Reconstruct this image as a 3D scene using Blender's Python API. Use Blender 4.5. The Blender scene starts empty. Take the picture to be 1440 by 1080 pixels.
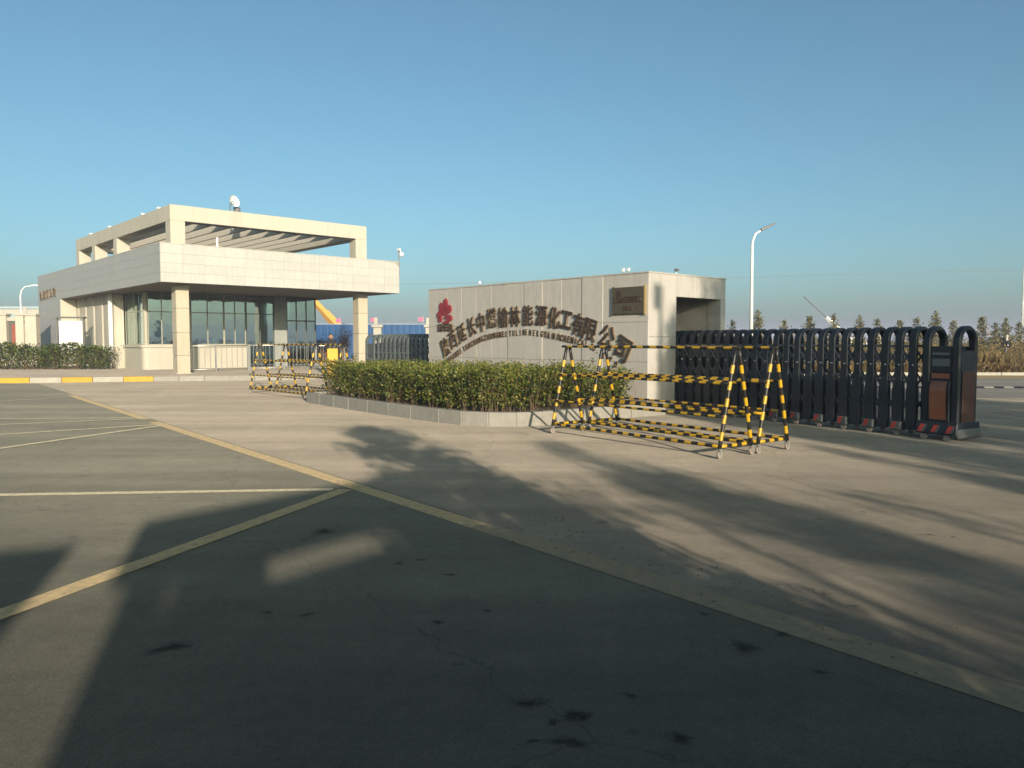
import bpy, math, random
from mathutils import Vector, Matrix

R = math.radians
random.seed(7)
sc = bpy.context.scene
COL = sc.collection

# ------------------------------------------------------------------ camera
F, CX, CY, HY, EYE = 1083.0, 720.0, 540.0, 480.0, 1.6
PITCH = math.atan((CY - HY) / F)
cam_d = bpy.data.cameras.new('camera')
cam = bpy.data.objects.new('camera', cam_d)
COL.objects.link(cam)
cam_d.sensor_width = 36
cam_d.lens = 36 * F / 1440
cam_d.clip_start = 0.05
cam_d.clip_end = 6000
cam.location = (0, 0, EYE)
cam.rotation_euler = (R(90) - PITCH, 0, 0)
sc.camera = cam

# ------------------------------------------------------------------ sky, sun, exposure
SUN_H = Vector((0.331, -0.944, 0)).normalized()
SUN_EL = R(13.5)
world = bpy.data.worlds.new("World")
sc.world = world
world.use_nodes = True
wn = world.node_tree
sky = wn.nodes.new('ShaderNodeTexSky')
sky.sky_type = 'NISHITA'
sky.sun_disc = False
sky.sun_elevation = SUN_EL
sky.sun_rotation = math.atan2(SUN_H.x, SUN_H.y)
sky.altitude = 0
sky.air_density = 0.75
sky.dust_density = 2.6
sky.ozone_density = 4.0
wb = wn.nodes.new('ShaderNodeMixRGB')      # white balance of the whole sky
wb.blend_type = 'MULTIPLY'
wb.inputs[0].default_value = 1.0
wb.inputs[2].default_value = (1.34, 1.43, 1.05, 1)
wn.links.new(sky.outputs[0], wb.inputs[1])
wn.links.new(wb.outputs[0], wn.nodes['Background'].inputs[0])
wn.nodes['Background'].inputs[1].default_value = 0.12

sun_d = bpy.data.lights.new('sun', 'SUN')
sun = bpy.data.objects.new('sun', sun_d)
COL.objects.link(sun)
sun_d.energy = 5.0
sun_d.angle = R(0.45)
sun_d.color = (1.0, 0.87, 0.71)
ld = Vector((-SUN_H.x * math.cos(SUN_EL), -SUN_H.y * math.cos(SUN_EL), -math.sin(SUN_EL)))
sun.rotation_euler = ld.to_track_quat('-Z', 'Y').to_euler()
sun.location = (20, -40, 30)

sc.view_settings.view_transform = 'Standard'
sc.view_settings.look = 'None'
sc.view_settings.exposure = 0.35
sc.view_settings.gamma = 1.0
sc.view_settings.use_curve_mapping = False
sc.cycles.max_bounces = 6
sc.cycles.transparent_max_bounces = 12
sc.cycles.volume_bounces = 0


# ------------------------------------------------------------------ helpers: places
def ray(px, py):
    cp, sp = math.cos(PITCH), math.sin(PITCH)
    f = Vector((0, cp, -sp)) * F
    return f + Vector((1, 0, 0)) * (px - CX) + Vector((0, sp, cp)) * (CY - py)


def G(px, py, z=0.0):
    d = ray(px, py)
    t = (z - EYE) / d.z
    return Vector((0, 0, EYE)) + d * t


def at(px, py, Y):
    d = ray(px, py)
    return Vector((0, 0, EYE)) + d * (Y / d.y)


ROT = math.atan2(0.673, 0.740)
VX = Vector((math.cos(ROT), math.sin(ROT), 0))
UX = Vector((-math.sin(ROT), math.cos(ROT), 0))
P0 = Vector((3.0, 17.0, 0))          # near corner of the name wall
C0 = Vector((-14.42, 33.2, 0))       # near corner of the gatehouse column


# ------------------------------------------------------------------ helpers: materials
def new_mat(name):
    m = bpy.data.materials.new(name)
    m.use_nodes = True
    nt = m.node_tree
    return m, nt, nt.nodes['Principled BSDF']


def mat(name, col, rough=0.6, var=0.12, scale=3.0, bump=0.0, bscale=60.0, metal=0.0, spec=0.4,
        piece=0.0, dirt=None, dirt_amt=0.0, stretch=(1, 1, 1)):
    """Colour with two scales of noise in world space, fine bump, optional per piece tone and dirt."""
    m, nt, b = new_mat(name)
    N, L = nt.nodes, nt.links
    geo = N.new('ShaderNodeNewGeometry')
    mp = N.new('ShaderNodeMapping')
    mp.inputs['Scale'].default_value = stretch
    L.new(geo.outputs['Position'], mp.inputs['Vector'])
    n1 = N.new('ShaderNodeTexNoise')
    n1.inputs['Scale'].default_value = scale
    n1.inputs['Detail'].default_value = 6
    n1.inputs['Roughness'].default_value = 0.65
    L.new(mp.outputs[0], n1.inputs['Vector'])
    rng = N.new('ShaderNodeMapRange')
    rng.inputs['From Min'].default_value = 0.25
    rng.inputs['From Max'].default_value = 0.75
    rng.inputs['To Min'].default_value = 1 - var
    rng.inputs['To Max'].default_value = 1 + var
    L.new(n1.outputs['Fac'], rng.inputs['Value'])
    fac = rng.outputs[0]
    if piece:
        oi = N.new('ShaderNodeObjectInfo')
        r2 = N.new('ShaderNodeMapRange')
        r2.inputs['To Min'].default_value = 1 - piece
        r2.inputs['To Max'].default_value = 1 + piece
        L.new(oi.outputs['Random'], r2.inputs['Value'])
        mu = N.new('ShaderNodeMath')
        mu.operation = 'MULTIPLY'
        L.new(fac, mu.inputs[0])
        L.new(r2.outputs[0], mu.inputs[1])
        fac = mu.outputs[0]
    vm = N.new('ShaderNodeVectorMath')
    vm.operation = 'SCALE'
    vm.inputs[0].default_value = col
    L.new(fac, vm.inputs['Scale'])
    out = vm.outputs[0]
    if dirt:
        n3 = N.new('ShaderNodeTexNoise')
        n3.inputs['Scale'].default_value = scale * 0.6
        n3.inputs['Detail'].default_value = 8
        n3.inputs['Roughness'].default_value = 0.7
        mp3 = N.new('ShaderNodeMapping')
        mp3.inputs['Location'].default_value = (11, 5, 3)
        mp3.inputs['Scale'].default_value = (4.0, 4.0, 0.30)
        L.new(geo.outputs['Position'], mp3.inputs['Vector'])
        L.new(mp3.outputs[0], n3.inputs['Vector'])
        r3 = N.new('ShaderNodeMapRange')
        r3.inputs['From Min'].default_value = 0.5
        r3.inputs['From Max'].default_value = 0.75
        r3.inputs['To Max'].default_value = dirt_amt
        L.new(n3.outputs['Fac'], r3.inputs['Value'])
        mx = N.new('ShaderNodeMix')
        mx.data_type = 'RGBA'
        L.new(r3.outputs[0], mx.inputs['Factor'])
        L.new(out, mx.inputs['A'])
        mx.inputs['B'].default_value = (*dirt, 1)
        out = mx.outputs['Result']
    L.new(out, b.inputs['Base Color'])
    b.inputs['Roughness'].default_value = rough
    b.inputs['Metallic'].default_value = metal
    b.inputs['Specular IOR Level'].default_value = spec
    if bump:
        n2 = N.new('ShaderNodeTexNoise')
        n2.inputs['Scale'].default_value = bscale
        n2.inputs['Detail'].default_value = 4
        L.new(geo.outputs['Position'], n2.inputs['Vector'])
        bp = N.new('ShaderNodeBump')
        bp.inputs['Strength'].default_value = bump
        bp.inputs['Distance'].default_value = 0.01
        L.new(n2.outputs['Fac'], bp.inputs['Height'])
        L.new(bp.outputs[0], b.inputs['Normal'])
    return m


def leaf_mat(name, col, trans=0.35):
    m, nt, b = new_mat(name)
    N, L = nt.nodes, nt.links
    geo = N.new('ShaderNodeNewGeometry')
    rng = N.new('ShaderNodeMapRange')
    rng.inputs['To Min'].default_value = 0.6
    rng.inputs['To Max'].default_value = 1.4
    L.new(geo.outputs['Random Per Island'], rng.inputs['Value'])
    vm = N.new('ShaderNodeVectorMath')
    vm.operation = 'SCALE'
    vm.inputs[0].default_value = col
    L.new(rng.outputs[0], vm.inputs['Scale'])
    L.new(vm.outputs[0], b.inputs['Base Color'])
    b.inputs['Roughness'].default_value = 0.5
    b.inputs['Specular IOR Level'].default_value = 0.3
    tr = N.new('ShaderNodeBsdfTranslucent')
    L.new(vm.outputs[0], tr.inputs['Color'])
    mx = N.new('ShaderNodeMixShader')
    mx.inputs[0].default_value = trans
    L.new(b.outputs[0], mx.inputs[1])
    L.new(tr.outputs[0], mx.inputs[2])
    L.new(mx.outputs[0], nt.nodes['Material Output'].inputs['Surface'])
    return m


def glass_mat(name, tint=(0.45, 0.62, 0.58), refl=0.42):
    m, nt, b = new_mat(name)
    N, L = nt.nodes, nt.links
    tr = N.new('ShaderNodeBsdfTransparent')
    tr.inputs[0].default_value = (*tint, 1)
    gl = N.new('ShaderNodeBsdfGlossy')
    gl.inputs['Roughness'].default_value = 0.03
    gl.inputs['Color'].default_value = (0.75, 0.9, 0.88, 1)
    fr = N.new('ShaderNodeLayerWeight')
    fr.inputs['Blend'].default_value = 0.35
    rng = N.new('ShaderNodeMapRange')
    rng.inputs['To Min'].default_value = refl
    rng.inputs['To Max'].default_value = 0.95
    L.new(fr.outputs['Fresnel'], rng.inputs['Value'])
    geo = N.new('ShaderNodeNewGeometry')
    nz = N.new('ShaderNodeTexNoise')
    nz.inputs['Scale'].default_value = 1.3
    bp = N.new('ShaderNodeBump')
    bp.inputs['Strength'].default_value = 0.08
    bp.inputs['Distance'].default_value = 0.05
    L.new(geo.outputs['Position'], nz.inputs['Vector'])
    L.new(nz.outputs['Fac'], bp.inputs['Height'])
    L.new(bp.outputs[0], gl.inputs['Normal'])
    mx = N.new('ShaderNodeMixShader')
    L.new(rng.outputs[0], mx.inputs[0])
    L.new(tr.outputs[0], mx.inputs[1])
    L.new(gl.outputs[0], mx.inputs[2])
    L.new(mx.outputs[0], nt.nodes['Material Output'].inputs['Surface'])
    return m


def ground_mat(name, col_a, col_b, speck=0.25, spots=True, near_dim=None, rough=0.85, bump=0.5):
    """Worn paving: broad tone patches, grain, pale grit, dark oil drips and drag marks."""
    m, nt, b = new_mat(name)
    N, L = nt.nodes, nt.links
    geo = N.new('ShaderNodeNewGeometry')
    pos = geo.outputs['Position']

    def noise(scale, detail=6, rgh=0.6, mapping=None):
        n = N.new('ShaderNodeTexNoise')
        n.inputs['Scale'].default_value = scale
        n.inputs['Detail'].default_value = detail
        n.inputs['Roughness'].default_value = rgh
        if mapping:
            mp = N.new('ShaderNodeMapping')
            mp.inputs['Rotation'].default_value = (0, 0, mapping[0])
            mp.inputs['Scale'].default_value = mapping[1]
            L.new(pos, mp.inputs['Vector'])
            L.new(mp.outputs[0], n.inputs['Vector'])
        else:
            L.new(pos, n.inputs['Vector'])
        return n.outputs['Fac']

    def rng(v, a, c, lo, hi):
        r = N.new('ShaderNodeMapRange')
        r.inputs['From Min'].default_value = a
        r.inputs['From Max'].default_value = c
        r.inputs['To Min'].default_value = lo
        r.inputs['To Max'].default_value = hi
        L.new(v, r.inputs['Value'])
        return r.outputs[0]

    def mul(a, c):
        q = N.new('ShaderNodeMath')
        q.operation = 'MULTIPLY'
        L.new(a, q.inputs[0])
        L.new(c, q.inputs[1])
        return q.outputs[0]

    mx = N.new('ShaderNodeMix')
    mx.data_type = 'RGBA'
    mx.inputs['A'].default_value = (*col_a, 1)
    mx.inputs['B'].default_value = (*col_b, 1)
    L.new(rng(noise(0.35, 8, 0.65), 0.35, 0.65, 0, 1), mx.inputs['Factor'])
    tone = rng(noise(110, 3, 0.7), 0.2, 0.8, 1 - speck, 1 + speck)
    tone = mul(tone, rng(noise(9, 5, 0.7), 0.25, 0.75, 0.9, 1.1))
    tone = mul(tone, rng(noise(1.0, 6, 0.6, (0.75, (0.12, 1.6, 1))), 0.3, 0.7, 0.9, 1.1))
    # tyre lanes along the way out, and hairline cracks
    tone = mul(tone, rng(noise(1.0, 4, 0.5, (0.90, (0.05, 1.1, 1))), 0.35, 0.65, 0.88, 1.12))
    tone = mul(tone, rng(noise(2.5, 8, 0.75), 0.3, 0.7, 0.90, 1.10))
    wn_ = N.new('ShaderNodeTexNoise')
    wn_.inputs['Scale'].default_value = 2.2
    wn_.inputs['Detail'].default_value = 6
    L.new(pos, wn_.inputs['Vector'])
    wa_ = N.new('ShaderNodeMixRGB')
    wa_.blend_type = 'ADD'
    wa_.inputs[0].default_value = 0.55
    L.new(pos, wa_.inputs[1])
    L.new(wn_.outputs['Color'], wa_.inputs[2])
    ve = N.new('ShaderNodeTexVoronoi')
    ve.feature = 'DISTANCE_TO_EDGE'
    ve.inputs['Scale'].default_value = 0.22
    L.new(wa_.outputs[0], ve.inputs['Vector'])
    tone = mul(tone, rng(ve.outputs['Distance'], 0.0008, 0.0026, 0.78, 1.0))
    if spots:
        vo = N.new('ShaderNodeTexVoronoi')
        vo.inputs['Scale'].default_value = 0.85
        nz = N.new('ShaderNodeTexNoise')
        nz.inputs['Scale'].default_value = 5
        L.new(pos, nz.inputs['Vector'])
        ad = N.new('ShaderNodeMixRGB')
        ad.blend_type = 'ADD'
        ad.inputs[0].default_value = 0.16
        L.new(pos, ad.inputs[1])
        L.new(nz.outputs['Color'], ad.inputs[2])
        L.new(ad.outputs[0], vo.inputs['Vector'])
        tone = mul(tone, rng(vo.outputs['Distance'], 0.015, 0.075, 0.55, 1.0))
        vo2 = N.new('ShaderNodeTexVoronoi')
        vo2.inputs['Scale'].default_value = 2.6
        L.new(ad.outputs[0], vo2.inputs['Vector'])
        gate = rng(noise(0.45, 3), 0.52, 0.6, 0, 1)
        s2 = rng(vo2.outputs['Distance'], 0.04, 0.13, 0.0, 1.0)
        inv = N.new('ShaderNodeMath')
        inv.operation = 'MULTIPLY_ADD'       # 1 - gate*(1-s2)*.45
        om = N.new('ShaderNodeMath')
        om.operation = 'SUBTRACT'
        om.inputs[0].default_value = 1
        L.new(s2, om.inputs[1])
        g2 = mul(om.outputs[0], gate)
        L.new(g2, inv.inputs[0])
        inv.inputs[1].default_value = -0.4
        inv.inputs[2].default_value = 1
        tone = mul(tone, inv.outputs[0])
    if near_dim:
        # vignette and branch shade painted into the tone, darker toward the viewer
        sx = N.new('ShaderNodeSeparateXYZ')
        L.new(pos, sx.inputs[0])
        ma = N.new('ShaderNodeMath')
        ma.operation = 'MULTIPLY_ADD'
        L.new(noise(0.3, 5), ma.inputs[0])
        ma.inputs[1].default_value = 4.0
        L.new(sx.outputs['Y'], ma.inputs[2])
        tone = mul(tone, rng(ma.outputs[0], near_dim[0], near_dim[1], near_dim[2], 1.0))
    vm = N.new('ShaderNodeVectorMath')
    vm.operation = 'SCALE'
    L.new(mx.outputs['Result'], vm.inputs[0])
    L.new(tone, vm.inputs['Scale'])
    L.new(vm.outputs[0], b.inputs['Base Color'])
    b.inputs['Roughness'].default_value = rough
    b.inputs['Diffuse Roughness'].default_value = 1.0
    b.inputs['Specular IOR Level'].default_value = 0.15
    bp = N.new('ShaderNodeBump')
    bp.inputs['Strength'].default_value = bump
    bp.inputs['Distance'].default_value = 0.006
    L.new(noise(70, 5, 0.7), bp.inputs['Height'])
    L.new(bp.outputs[0], b.inputs['Normal'])
    return m


def paint_mat(name, col, keep=0.5, under=(0.12, 0.11, 0.10)):
    """Worn road paint: paint flakes off where noise is low and shows the asphalt."""
    m, nt, b = new_mat(name)
    N, L = nt.nodes, nt.links
    geo = N.new('ShaderNodeNewGeometry')
    n = N.new('ShaderNodeTexNoise')
    n.inputs['Scale'].default_value = 14
    n.inputs['Detail'].default_value = 9
    n.inputs['Roughness'].default_value = 0.75
    L.new(geo.outputs['Position'], n.inputs['Vector'])
    r = N.new('ShaderNodeMapRange')
    r.inputs['From Min'].default_value = 0.36
    r.inputs['From Max'].default_value = 0.58
    r.inputs['To Min'].default_value = keep * 0.4
    r.inputs['To Max'].default_value = keep
    L.new(n.outputs['Fac'], r.inputs['Value'])
    mx = N.new('ShaderNodeMix')
    mx.data_type = 'RGBA'
    L.new(r.outputs[0], mx.inputs['Factor'])
    mx.inputs['A'].default_value = (*under, 1)
    mx.inputs['B'].default_value = (*col, 1)
    L.new(mx.outputs['Result'], b.inputs['Base Color'])
    b.inputs['Roughness'].default_value = 0.85
    b.inputs['Diffuse Roughness'].default_value = 1.0
    b.inputs['Specular IOR Level'].default_value = 0.15
    return m


M = {}
M['asphalt'] = ground_mat('asphalt', (0.110, 0.105, 0.083), (0.142, 0.133, 0.104), 0.45, near_dim=(4.5, 13.0, 0.55))
M['concrete'] = ground_mat('apron_concrete', (0.252, 0.215, 0.166), (0.200, 0.174, 0.137), 0.28, near_dim=(5.0, 14.5, 0.50), bump=0.3)
M['road'] = ground_mat('far_road', (0.140, 0.133, 0.119), (0.119, 0.112, 0.105), 0.2, spots=False)
M['earth'] = ground_mat('dry_earth', (0.182, 0.133, 0.077), (0.133, 0.105, 0.056), 0.3, spots=False)
M['pave'] = ground_mat('pavement_concrete', (0.252, 0.217, 0.175), (0.210, 0.182, 0.147), 0.15, spots=False)
def stain_mat():
    """Soaked-in oil: dark in the middle, fading into the paving at a ragged rim."""
    m, nt, b = new_mat('oil_stain')
    N, L = nt.nodes, nt.links
    b.inputs['Base Color'].default_value = (0.030, 0.029, 0.025, 1)
    b.inputs['Roughness'].default_value = 0.95
    b.inputs['Specular IOR Level'].default_value = 0.0
    at_ = N.new('ShaderNodeAttribute')
    at_.attribute_name = 'soak'
    geo = N.new('ShaderNodeNewGeometry')
    nz = N.new('ShaderNodeTexNoise')
    nz.inputs['Scale'].default_value = 30
    nz.inputs['Detail'].default_value = 5
    L.new(geo.outputs['Position'], nz.inputs['Vector'])
    mu = N.new('ShaderNodeMath')
    mu.operation = 'MULTIPLY'
    L.new(at_.outputs['Fac'], mu.inputs[0])
    L.new(nz.outputs['Fac'], mu.inputs[1])
    mr = N.new('ShaderNodeMapRange')
    mr.inputs['From Min'].default_value = 0.08
    mr.inputs['From Max'].default_value = 0.42
    mr.inputs['To Max'].default_value = 0.55
    L.new(mu.outputs[0], mr.inputs['Value'])
    tr = N.new('ShaderNodeBsdfTransparent')
    mx = N.new('ShaderNodeMixShader')
    L.new(mr.outputs[0], mx.inputs[0])
    L.new(tr.outputs[0], mx.inputs[1])
    L.new(b.outputs[0], mx.inputs[2])
    L.new(mx.outputs[0], nt.nodes['Material Output'].inputs['Surface'])
    return m


M['stain'] = stain_mat()
M['yellow_line'] = paint_mat('yellow_line', (0.36, 0.27, 0.145), 0.85, (0.12, 0.11, 0.085))
M['worn_line'] = paint_mat('worn_line', (0.27, 0.21, 0.13), 0.5, (0.115, 0.105, 0.08))
M['pale_line'] = paint_mat('pale_line', (0.40, 0.36, 0.25), 0.8, (0.12, 0.11, 0.085))
M['cream'] = mat('cream_plaster', (0.475, 0.438, 0.355), 0.8, 0.05, 1.2, 0.25, 40, dirt=(0.31, 0.28, 0.22), dirt_amt=0.45)
M['slat'] = mat('slat_paint', (0.60, 0.55, 0.45), 0.8, 0.05, 2)
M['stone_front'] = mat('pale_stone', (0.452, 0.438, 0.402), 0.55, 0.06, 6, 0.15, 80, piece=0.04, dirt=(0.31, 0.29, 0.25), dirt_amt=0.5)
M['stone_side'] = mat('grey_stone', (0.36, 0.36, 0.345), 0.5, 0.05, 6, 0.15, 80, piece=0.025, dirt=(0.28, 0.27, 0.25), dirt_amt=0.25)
M['column'] = mat('column_stone', (0.476, 0.41, 0.305), 0.65, 0.05, 5, 0.15, 60, piece=0.04, dirt=(0.30, 0.25, 0.18), dirt_amt=0.4)
M['joint'] = mat('joint_mortar', (0.34, 0.305, 0.25), 0.9, 0.1)
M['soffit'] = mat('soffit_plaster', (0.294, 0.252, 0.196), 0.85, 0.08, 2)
M['wall_stone'] = mat('wall_granite', (0.455, 0.42, 0.372), 0.55, 0.06, 5, 0.12, 120, piece=0.04, dirt=(0.27, 0.245, 0.21), dirt_amt=0.55)
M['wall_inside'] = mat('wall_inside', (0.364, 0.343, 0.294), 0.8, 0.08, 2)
M['kerb'] = mat('kerb_granite', (0.294, 0.273, 0.231), 0.7, 0.14, 7, 0.3, 60, piece=0.07, dirt=(0.24, 0.21, 0.17), dirt_amt=0.5)
M['kerb_yellow'] = mat('kerb_yellow', (0.465, 0.277, 0.022), 0.6, 0.12, 6, 0.2, 50, piece=0.05)
M['kerb_white'] = mat('kerb_white', (0.364, 0.336, 0.280), 0.7, 0.12, 6, 0.2, 50, piece=0.05)
M['frame'] = mat('window_frame', (0.34, 0.32, 0.24), 0.5, 0.05)
M['frame_dark'] = mat('window_frame_dark', (0.10, 0.10, 0.085), 0.5, 0.05)
M['glass'] = glass_mat('window_glass')
M['interior'] = mat('interior_plaster', (0.30, 0.31, 0.28), 0.9, 0.2, 1.0)
M['gate'] = mat('gate_metal', (0.014, 0.019, 0.024), 0.42, 0.2, 8, spec=0.4, dirt=(0.055, 0.052, 0.045), dirt_amt=0.45)
M['gate_grey'] = mat('gate_metal_grey', (0.085, 0.10, 0.095), 0.5, 0.15, 8, spec=0.5)  # lighter grey metal for the second gate
M['lattice'] = mat('gate_lattice', (0.10, 0.11, 0.125), 0.35, 0.1, 8, metal=0.6)
M['chrome'] = mat('chrome', (0.75, 0.74, 0.70), 0.22, 0.05, metal=1.0)
M['copper'] = mat('copper_panel', (0.34, 0.135, 0.075), 0.32, 0.08, 5, metal=0.55)
M['copper_dark'] = mat('copper_panel_dark', (0.12, 0.055, 0.04), 0.4, 0.08, 5, metal=0.5)
M['dark_glass'] = mat('display_glass', (0.10, 0.12, 0.125), 0.12, 0.02, spec=0.6)
M['black'] = mat('black_paint', (0.014, 0.013, 0.012), 0.4, 0.2, 10, dirt=(0.10, 0.075, 0.045), dirt_amt=0.5)
M['stripe_yellow'] = mat('stripe_yellow', (0.56, 0.32, 0.012), 0.33, 0.16, 14, dirt=(0.22, 0.12, 0.04), dirt_amt=0.6)
M['red'] = mat('reflector_red', (0.40, 0.045, 0.03), 0.4, 0.08)
M['foot_grey'] = mat('foot_plate', (0.10, 0.105, 0.10), 0.5, 0.1)
M['rubber'] = mat('wheel_rubber', (0.03, 0.03, 0.03), 0.7, 0.1)
M['wheel'] = mat('caster_wheel', (0.32, 0.26, 0.22), 0.4, 0.15)
M['white'] = mat('white_paint', (0.78, 0.77, 0.73), 0.4, 0.03)
M['letter'] = mat('bronze_letter', (0.060, 0.040, 0.028), 0.4, 0.15, 12, metal=0.2)
M['letter_lit_edge'] = mat('bronze_letter_lit_edge', (0.20, 0.145, 0.09), 0.35, 0.1, 12, metal=0.3)  # lighter copy for side faces: sunlight on the edges painted in
M['logo_red'] = mat('logo_red', (0.24, 0.026, 0.032), 0.45, 0.06)
M['plaque'] = mat('bronze_plaque', (0.13, 0.105, 0.07), 0.35, 0.08, 5, metal=0.5)
M['brass'] = mat('brass_edge', (0.62, 0.46, 0.20), 0.3, 0.05, metal=0.8)
M['lamp_grey'] = mat('lamp_grey', (0.16, 0.16, 0.17), 0.45, 0.1)
M['steel'] = mat('stainless_rail', (0.52, 0.50, 0.45), 0.35, 0.08, metal=0.7)
M['blue'] = mat('blue_hoarding', (0.012, 0.070, 0.19), 0.55, 0.1, 2, piece=0.06)
M['twig'] = mat('dry_twig', (0.13, 0.085, 0.055), 0.9, 0.2)
M['brush'] = mat('brush_twig', (0.26, 0.15, 0.09), 0.9, 0.2)
M['bark'] = mat('bark', (0.11, 0.085, 0.06), 0.9, 0.2, 12, 0.5, 30)
M['crane_orange'] = mat('crane_orange', (0.66, 0.34, 0.07), 0.5, 0.08)
M['pink'] = mat('pink_cloth', (0.75, 0.17, 0.30), 0.7, 0.05)
M['yellow_box'] = mat('yellow_cabinet', (0.60, 0.33, 0.008), 0.45, 0.06)
M['cloth'] = mat('black_jacket', (0.018, 0.018, 0.022), 0.85, 0.15, 20)
M['skin'] = mat('skin', (0.36, 0.20, 0.13), 0.6, 0.05)
M['hair'] = mat('hair', (0.012, 0.010, 0.009), 0.6, 0.1)
M['soil'] = mat('planter_soil', (0.16, 0.115, 0.07), 0.95, 0.25, 8, 0.6, 30)
M['roofblue'] = mat('pale_blue_band', (0.32, 0.42, 0.44), 0.6, 0.05)
M['offwhite'] = mat('off_white_wall', (0.420, 0.392, 0.329), 0.8, 0.06)
M['redbrown'] = mat('red_brown_board', (0.26, 0.07, 0.045), 0.6, 0.12)
M['sign_red'] = mat('sign_red', (0.45, 0.09, 0.07), 0.5, 0.05)
M['leaf_a'] = leaf_mat('leaf_green', (0.078, 0.118, 0.024))
M['leaf_b'] = leaf_mat('leaf_olive', (0.160, 0.180, 0.030))
M['leaf_c'] = leaf_mat('leaf_yellow', (0.25, 0.215, 0.058))
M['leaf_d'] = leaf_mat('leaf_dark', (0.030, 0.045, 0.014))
M['leaf_e'] = leaf_mat('leaf_brown', (0.13, 0.085, 0.045))
M['needle_a'] = leaf_mat('needle_olive', (0.200, 0.185, 0.075), 0.35)
M['needle_b'] = leaf_mat('needle_green', (0.115, 0.140, 0.070), 0.35)
M['needle_c'] = leaf_mat('needle_tan', (0.300, 0.240, 0.120), 0.35)
M['straw_a'] = leaf_mat('straw', (0.25, 0.17, 0.065), 0.3)
M['straw_b'] = leaf_mat('straw_brown', (0.15, 0.095, 0.042), 0.3)
M['straw_c'] = leaf_mat('straw_green', (0.13, 0.125, 0.042), 0.3)


# ------------------------------------------------------------------ helpers: meshes
class MB:
    def __init__(s):
        s.v, s.f, s.m = [], [], []

    def face(s, idx, m=0):
        s.f.append(idx)
        s.m.append(m)

    def add(s, verts, faces, m=0):
        o = len(s.v)
        s.v += [tuple(v) for v in verts]
        for f in faces:
            s.face([o + i for i in f], m)

    def box(s, x0, x1, y0, y1, z0, z1, m=0):
        s.add([(x0, y0, z0), (x1, y0, z0), (x1, y1, z0), (x0, y1, z0), (x0, y0, z1), (x1, y0, z1), (x1, y1, z1), (x0, y1, z1)],
              [(0, 3, 2, 1), (4, 5, 6, 7), (0, 1, 5, 4), (1, 2, 6, 5), (2, 3, 7, 6), (3, 0, 4, 7)], m)
        return s

    def prism(s, poly, z0, z1, m=0):
        n = len(poly)
        s.add([(p[0], p[1], z0) for p in poly] + [(p[0], p[1], z1) for p in poly],
              [tuple(range(n - 1, -1, -1)), tuple(range(n, 2 * n))] +
              [(i, (i + 1) % n, n + (i + 1) % n, n + i) for i in range(n)], m)
        return s

    def tube(s, pts, r, n=8, m=0, cap=True, mats=None):
        """Tube along points; r a number or one per point; mats gives a material per segment."""
        pts = [Vector(p) for p in pts]
        rs = r if isinstance(r, (list, tuple)) else [r] * len(pts)
        o = len(s.v)
        prev = None
        for i, p in enumerate(pts):
            if i == 0:
                d = pts[1] - p
            elif i == len(pts) - 1:
                d = p - pts[i - 1]
            else:
                d = (pts[i + 1] - pts[i]).normalized() + (p - pts[i - 1]).normalized()
            d.normalize()
            if prev is None:
                a = Vector((0, 0, 1)) if abs(d.z) < 0.9 else Vector((1, 0, 0))
            else:
                a = prev
            x = (a - d * a.dot(d)).normalized()
            prev = x
            y = d.cross(x)
            for k in range(n):
                t = 2 * math.pi * k / n
                s.v.append(tuple(p + (x * math.cos(t) + y * math.sin(t)) * rs[i]))
        for i in range(len(pts) - 1):
            mm = mats[i] if mats else m
            for k in range(n):
                a, b2 = o + i * n + k, o + i * n + (k + 1) % n
                s.face([a, b2, b2 + n, a + n], mm)
        if cap:
            s.face([o + k for k in range(n - 1, -1, -1)], mats[0] if mats else m)
            s.face([o + (len(pts) - 1) * n + k for k in range(n)], mats[-1] if mats else m)
        return s

    def disc_y(s, c, r, w, n=16, m=0):
        """A short cylinder whose axis is the local y axis."""
        c = Vector(c)
        return s.tube([c - Vector((0, w / 2, 0)), c + Vector((0, w / 2, 0))], r, n, m)

    def ball(s, c, r, n=10, m=0, sz=1.0):
        c = Vector(c)
        rings = max(4, n // 2)
        o = len(s.v)
        s.v.append((c.x, c.y, c.z - r * sz))
        for i in range(1, rings):
            t = math.pi * i / rings - math.pi / 2
            for k in range(n):
                q = 2 * math.pi * k / n
                s.v.append((c.x + r * math.cos(t) * math.cos(q), c.y + r * math.cos(t) * math.sin(q), c.z + r * sz * math.sin(t)))
        s.v.append((c.x, c.y, c.z + r * sz))
        top = len(s.v) - 1
        for k in range(n):
            s.face([o, o + 1 + (k + 1) % n, o + 1 + k], m)
            for i in range(rings - 2):
                a, b2 = o + 1 + i * n + k, o + 1 + i * n + (k + 1) % n
                s.face([a, b2, b2 + n, a + n], m)
            a = o + 1 + (rings - 2) * n
            s.face([a + k, a + (k + 1) % n, top], m)
        return s

    def mesh(s, name, mats, smooth=False):
        me = bpy.data.meshes.new(name)
        me.from_pydata(s.v, [], s.f)
        for m in (mats if isinstance(mats, (list, tuple)) else [mats]):
            me.materials.append(M[m] if isinstance(m, str) else m)
        me.polygons.foreach_set('material_index', s.m)
        if smooth:
            me.polygons.foreach_set('use_smooth', [True] * len(s.f))
        me.update()
        return me


def link(name, me, parent=None, loc=(0, 0, 0), rot=(0, 0, 0), bevel=0.0, seg=1):
    o = bpy.data.objects.new(name, me)
    COL.objects.link(o)
    o.location = loc
    o.rotation_euler = rot
    if parent is not None:
        o.parent = parent
    if bevel:
        b = o.modifiers.new('bevel', 'BEVEL')
        b.width = bevel
        b.segments = seg
        b.limit_method = 'ANGLE'
    return o


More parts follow.
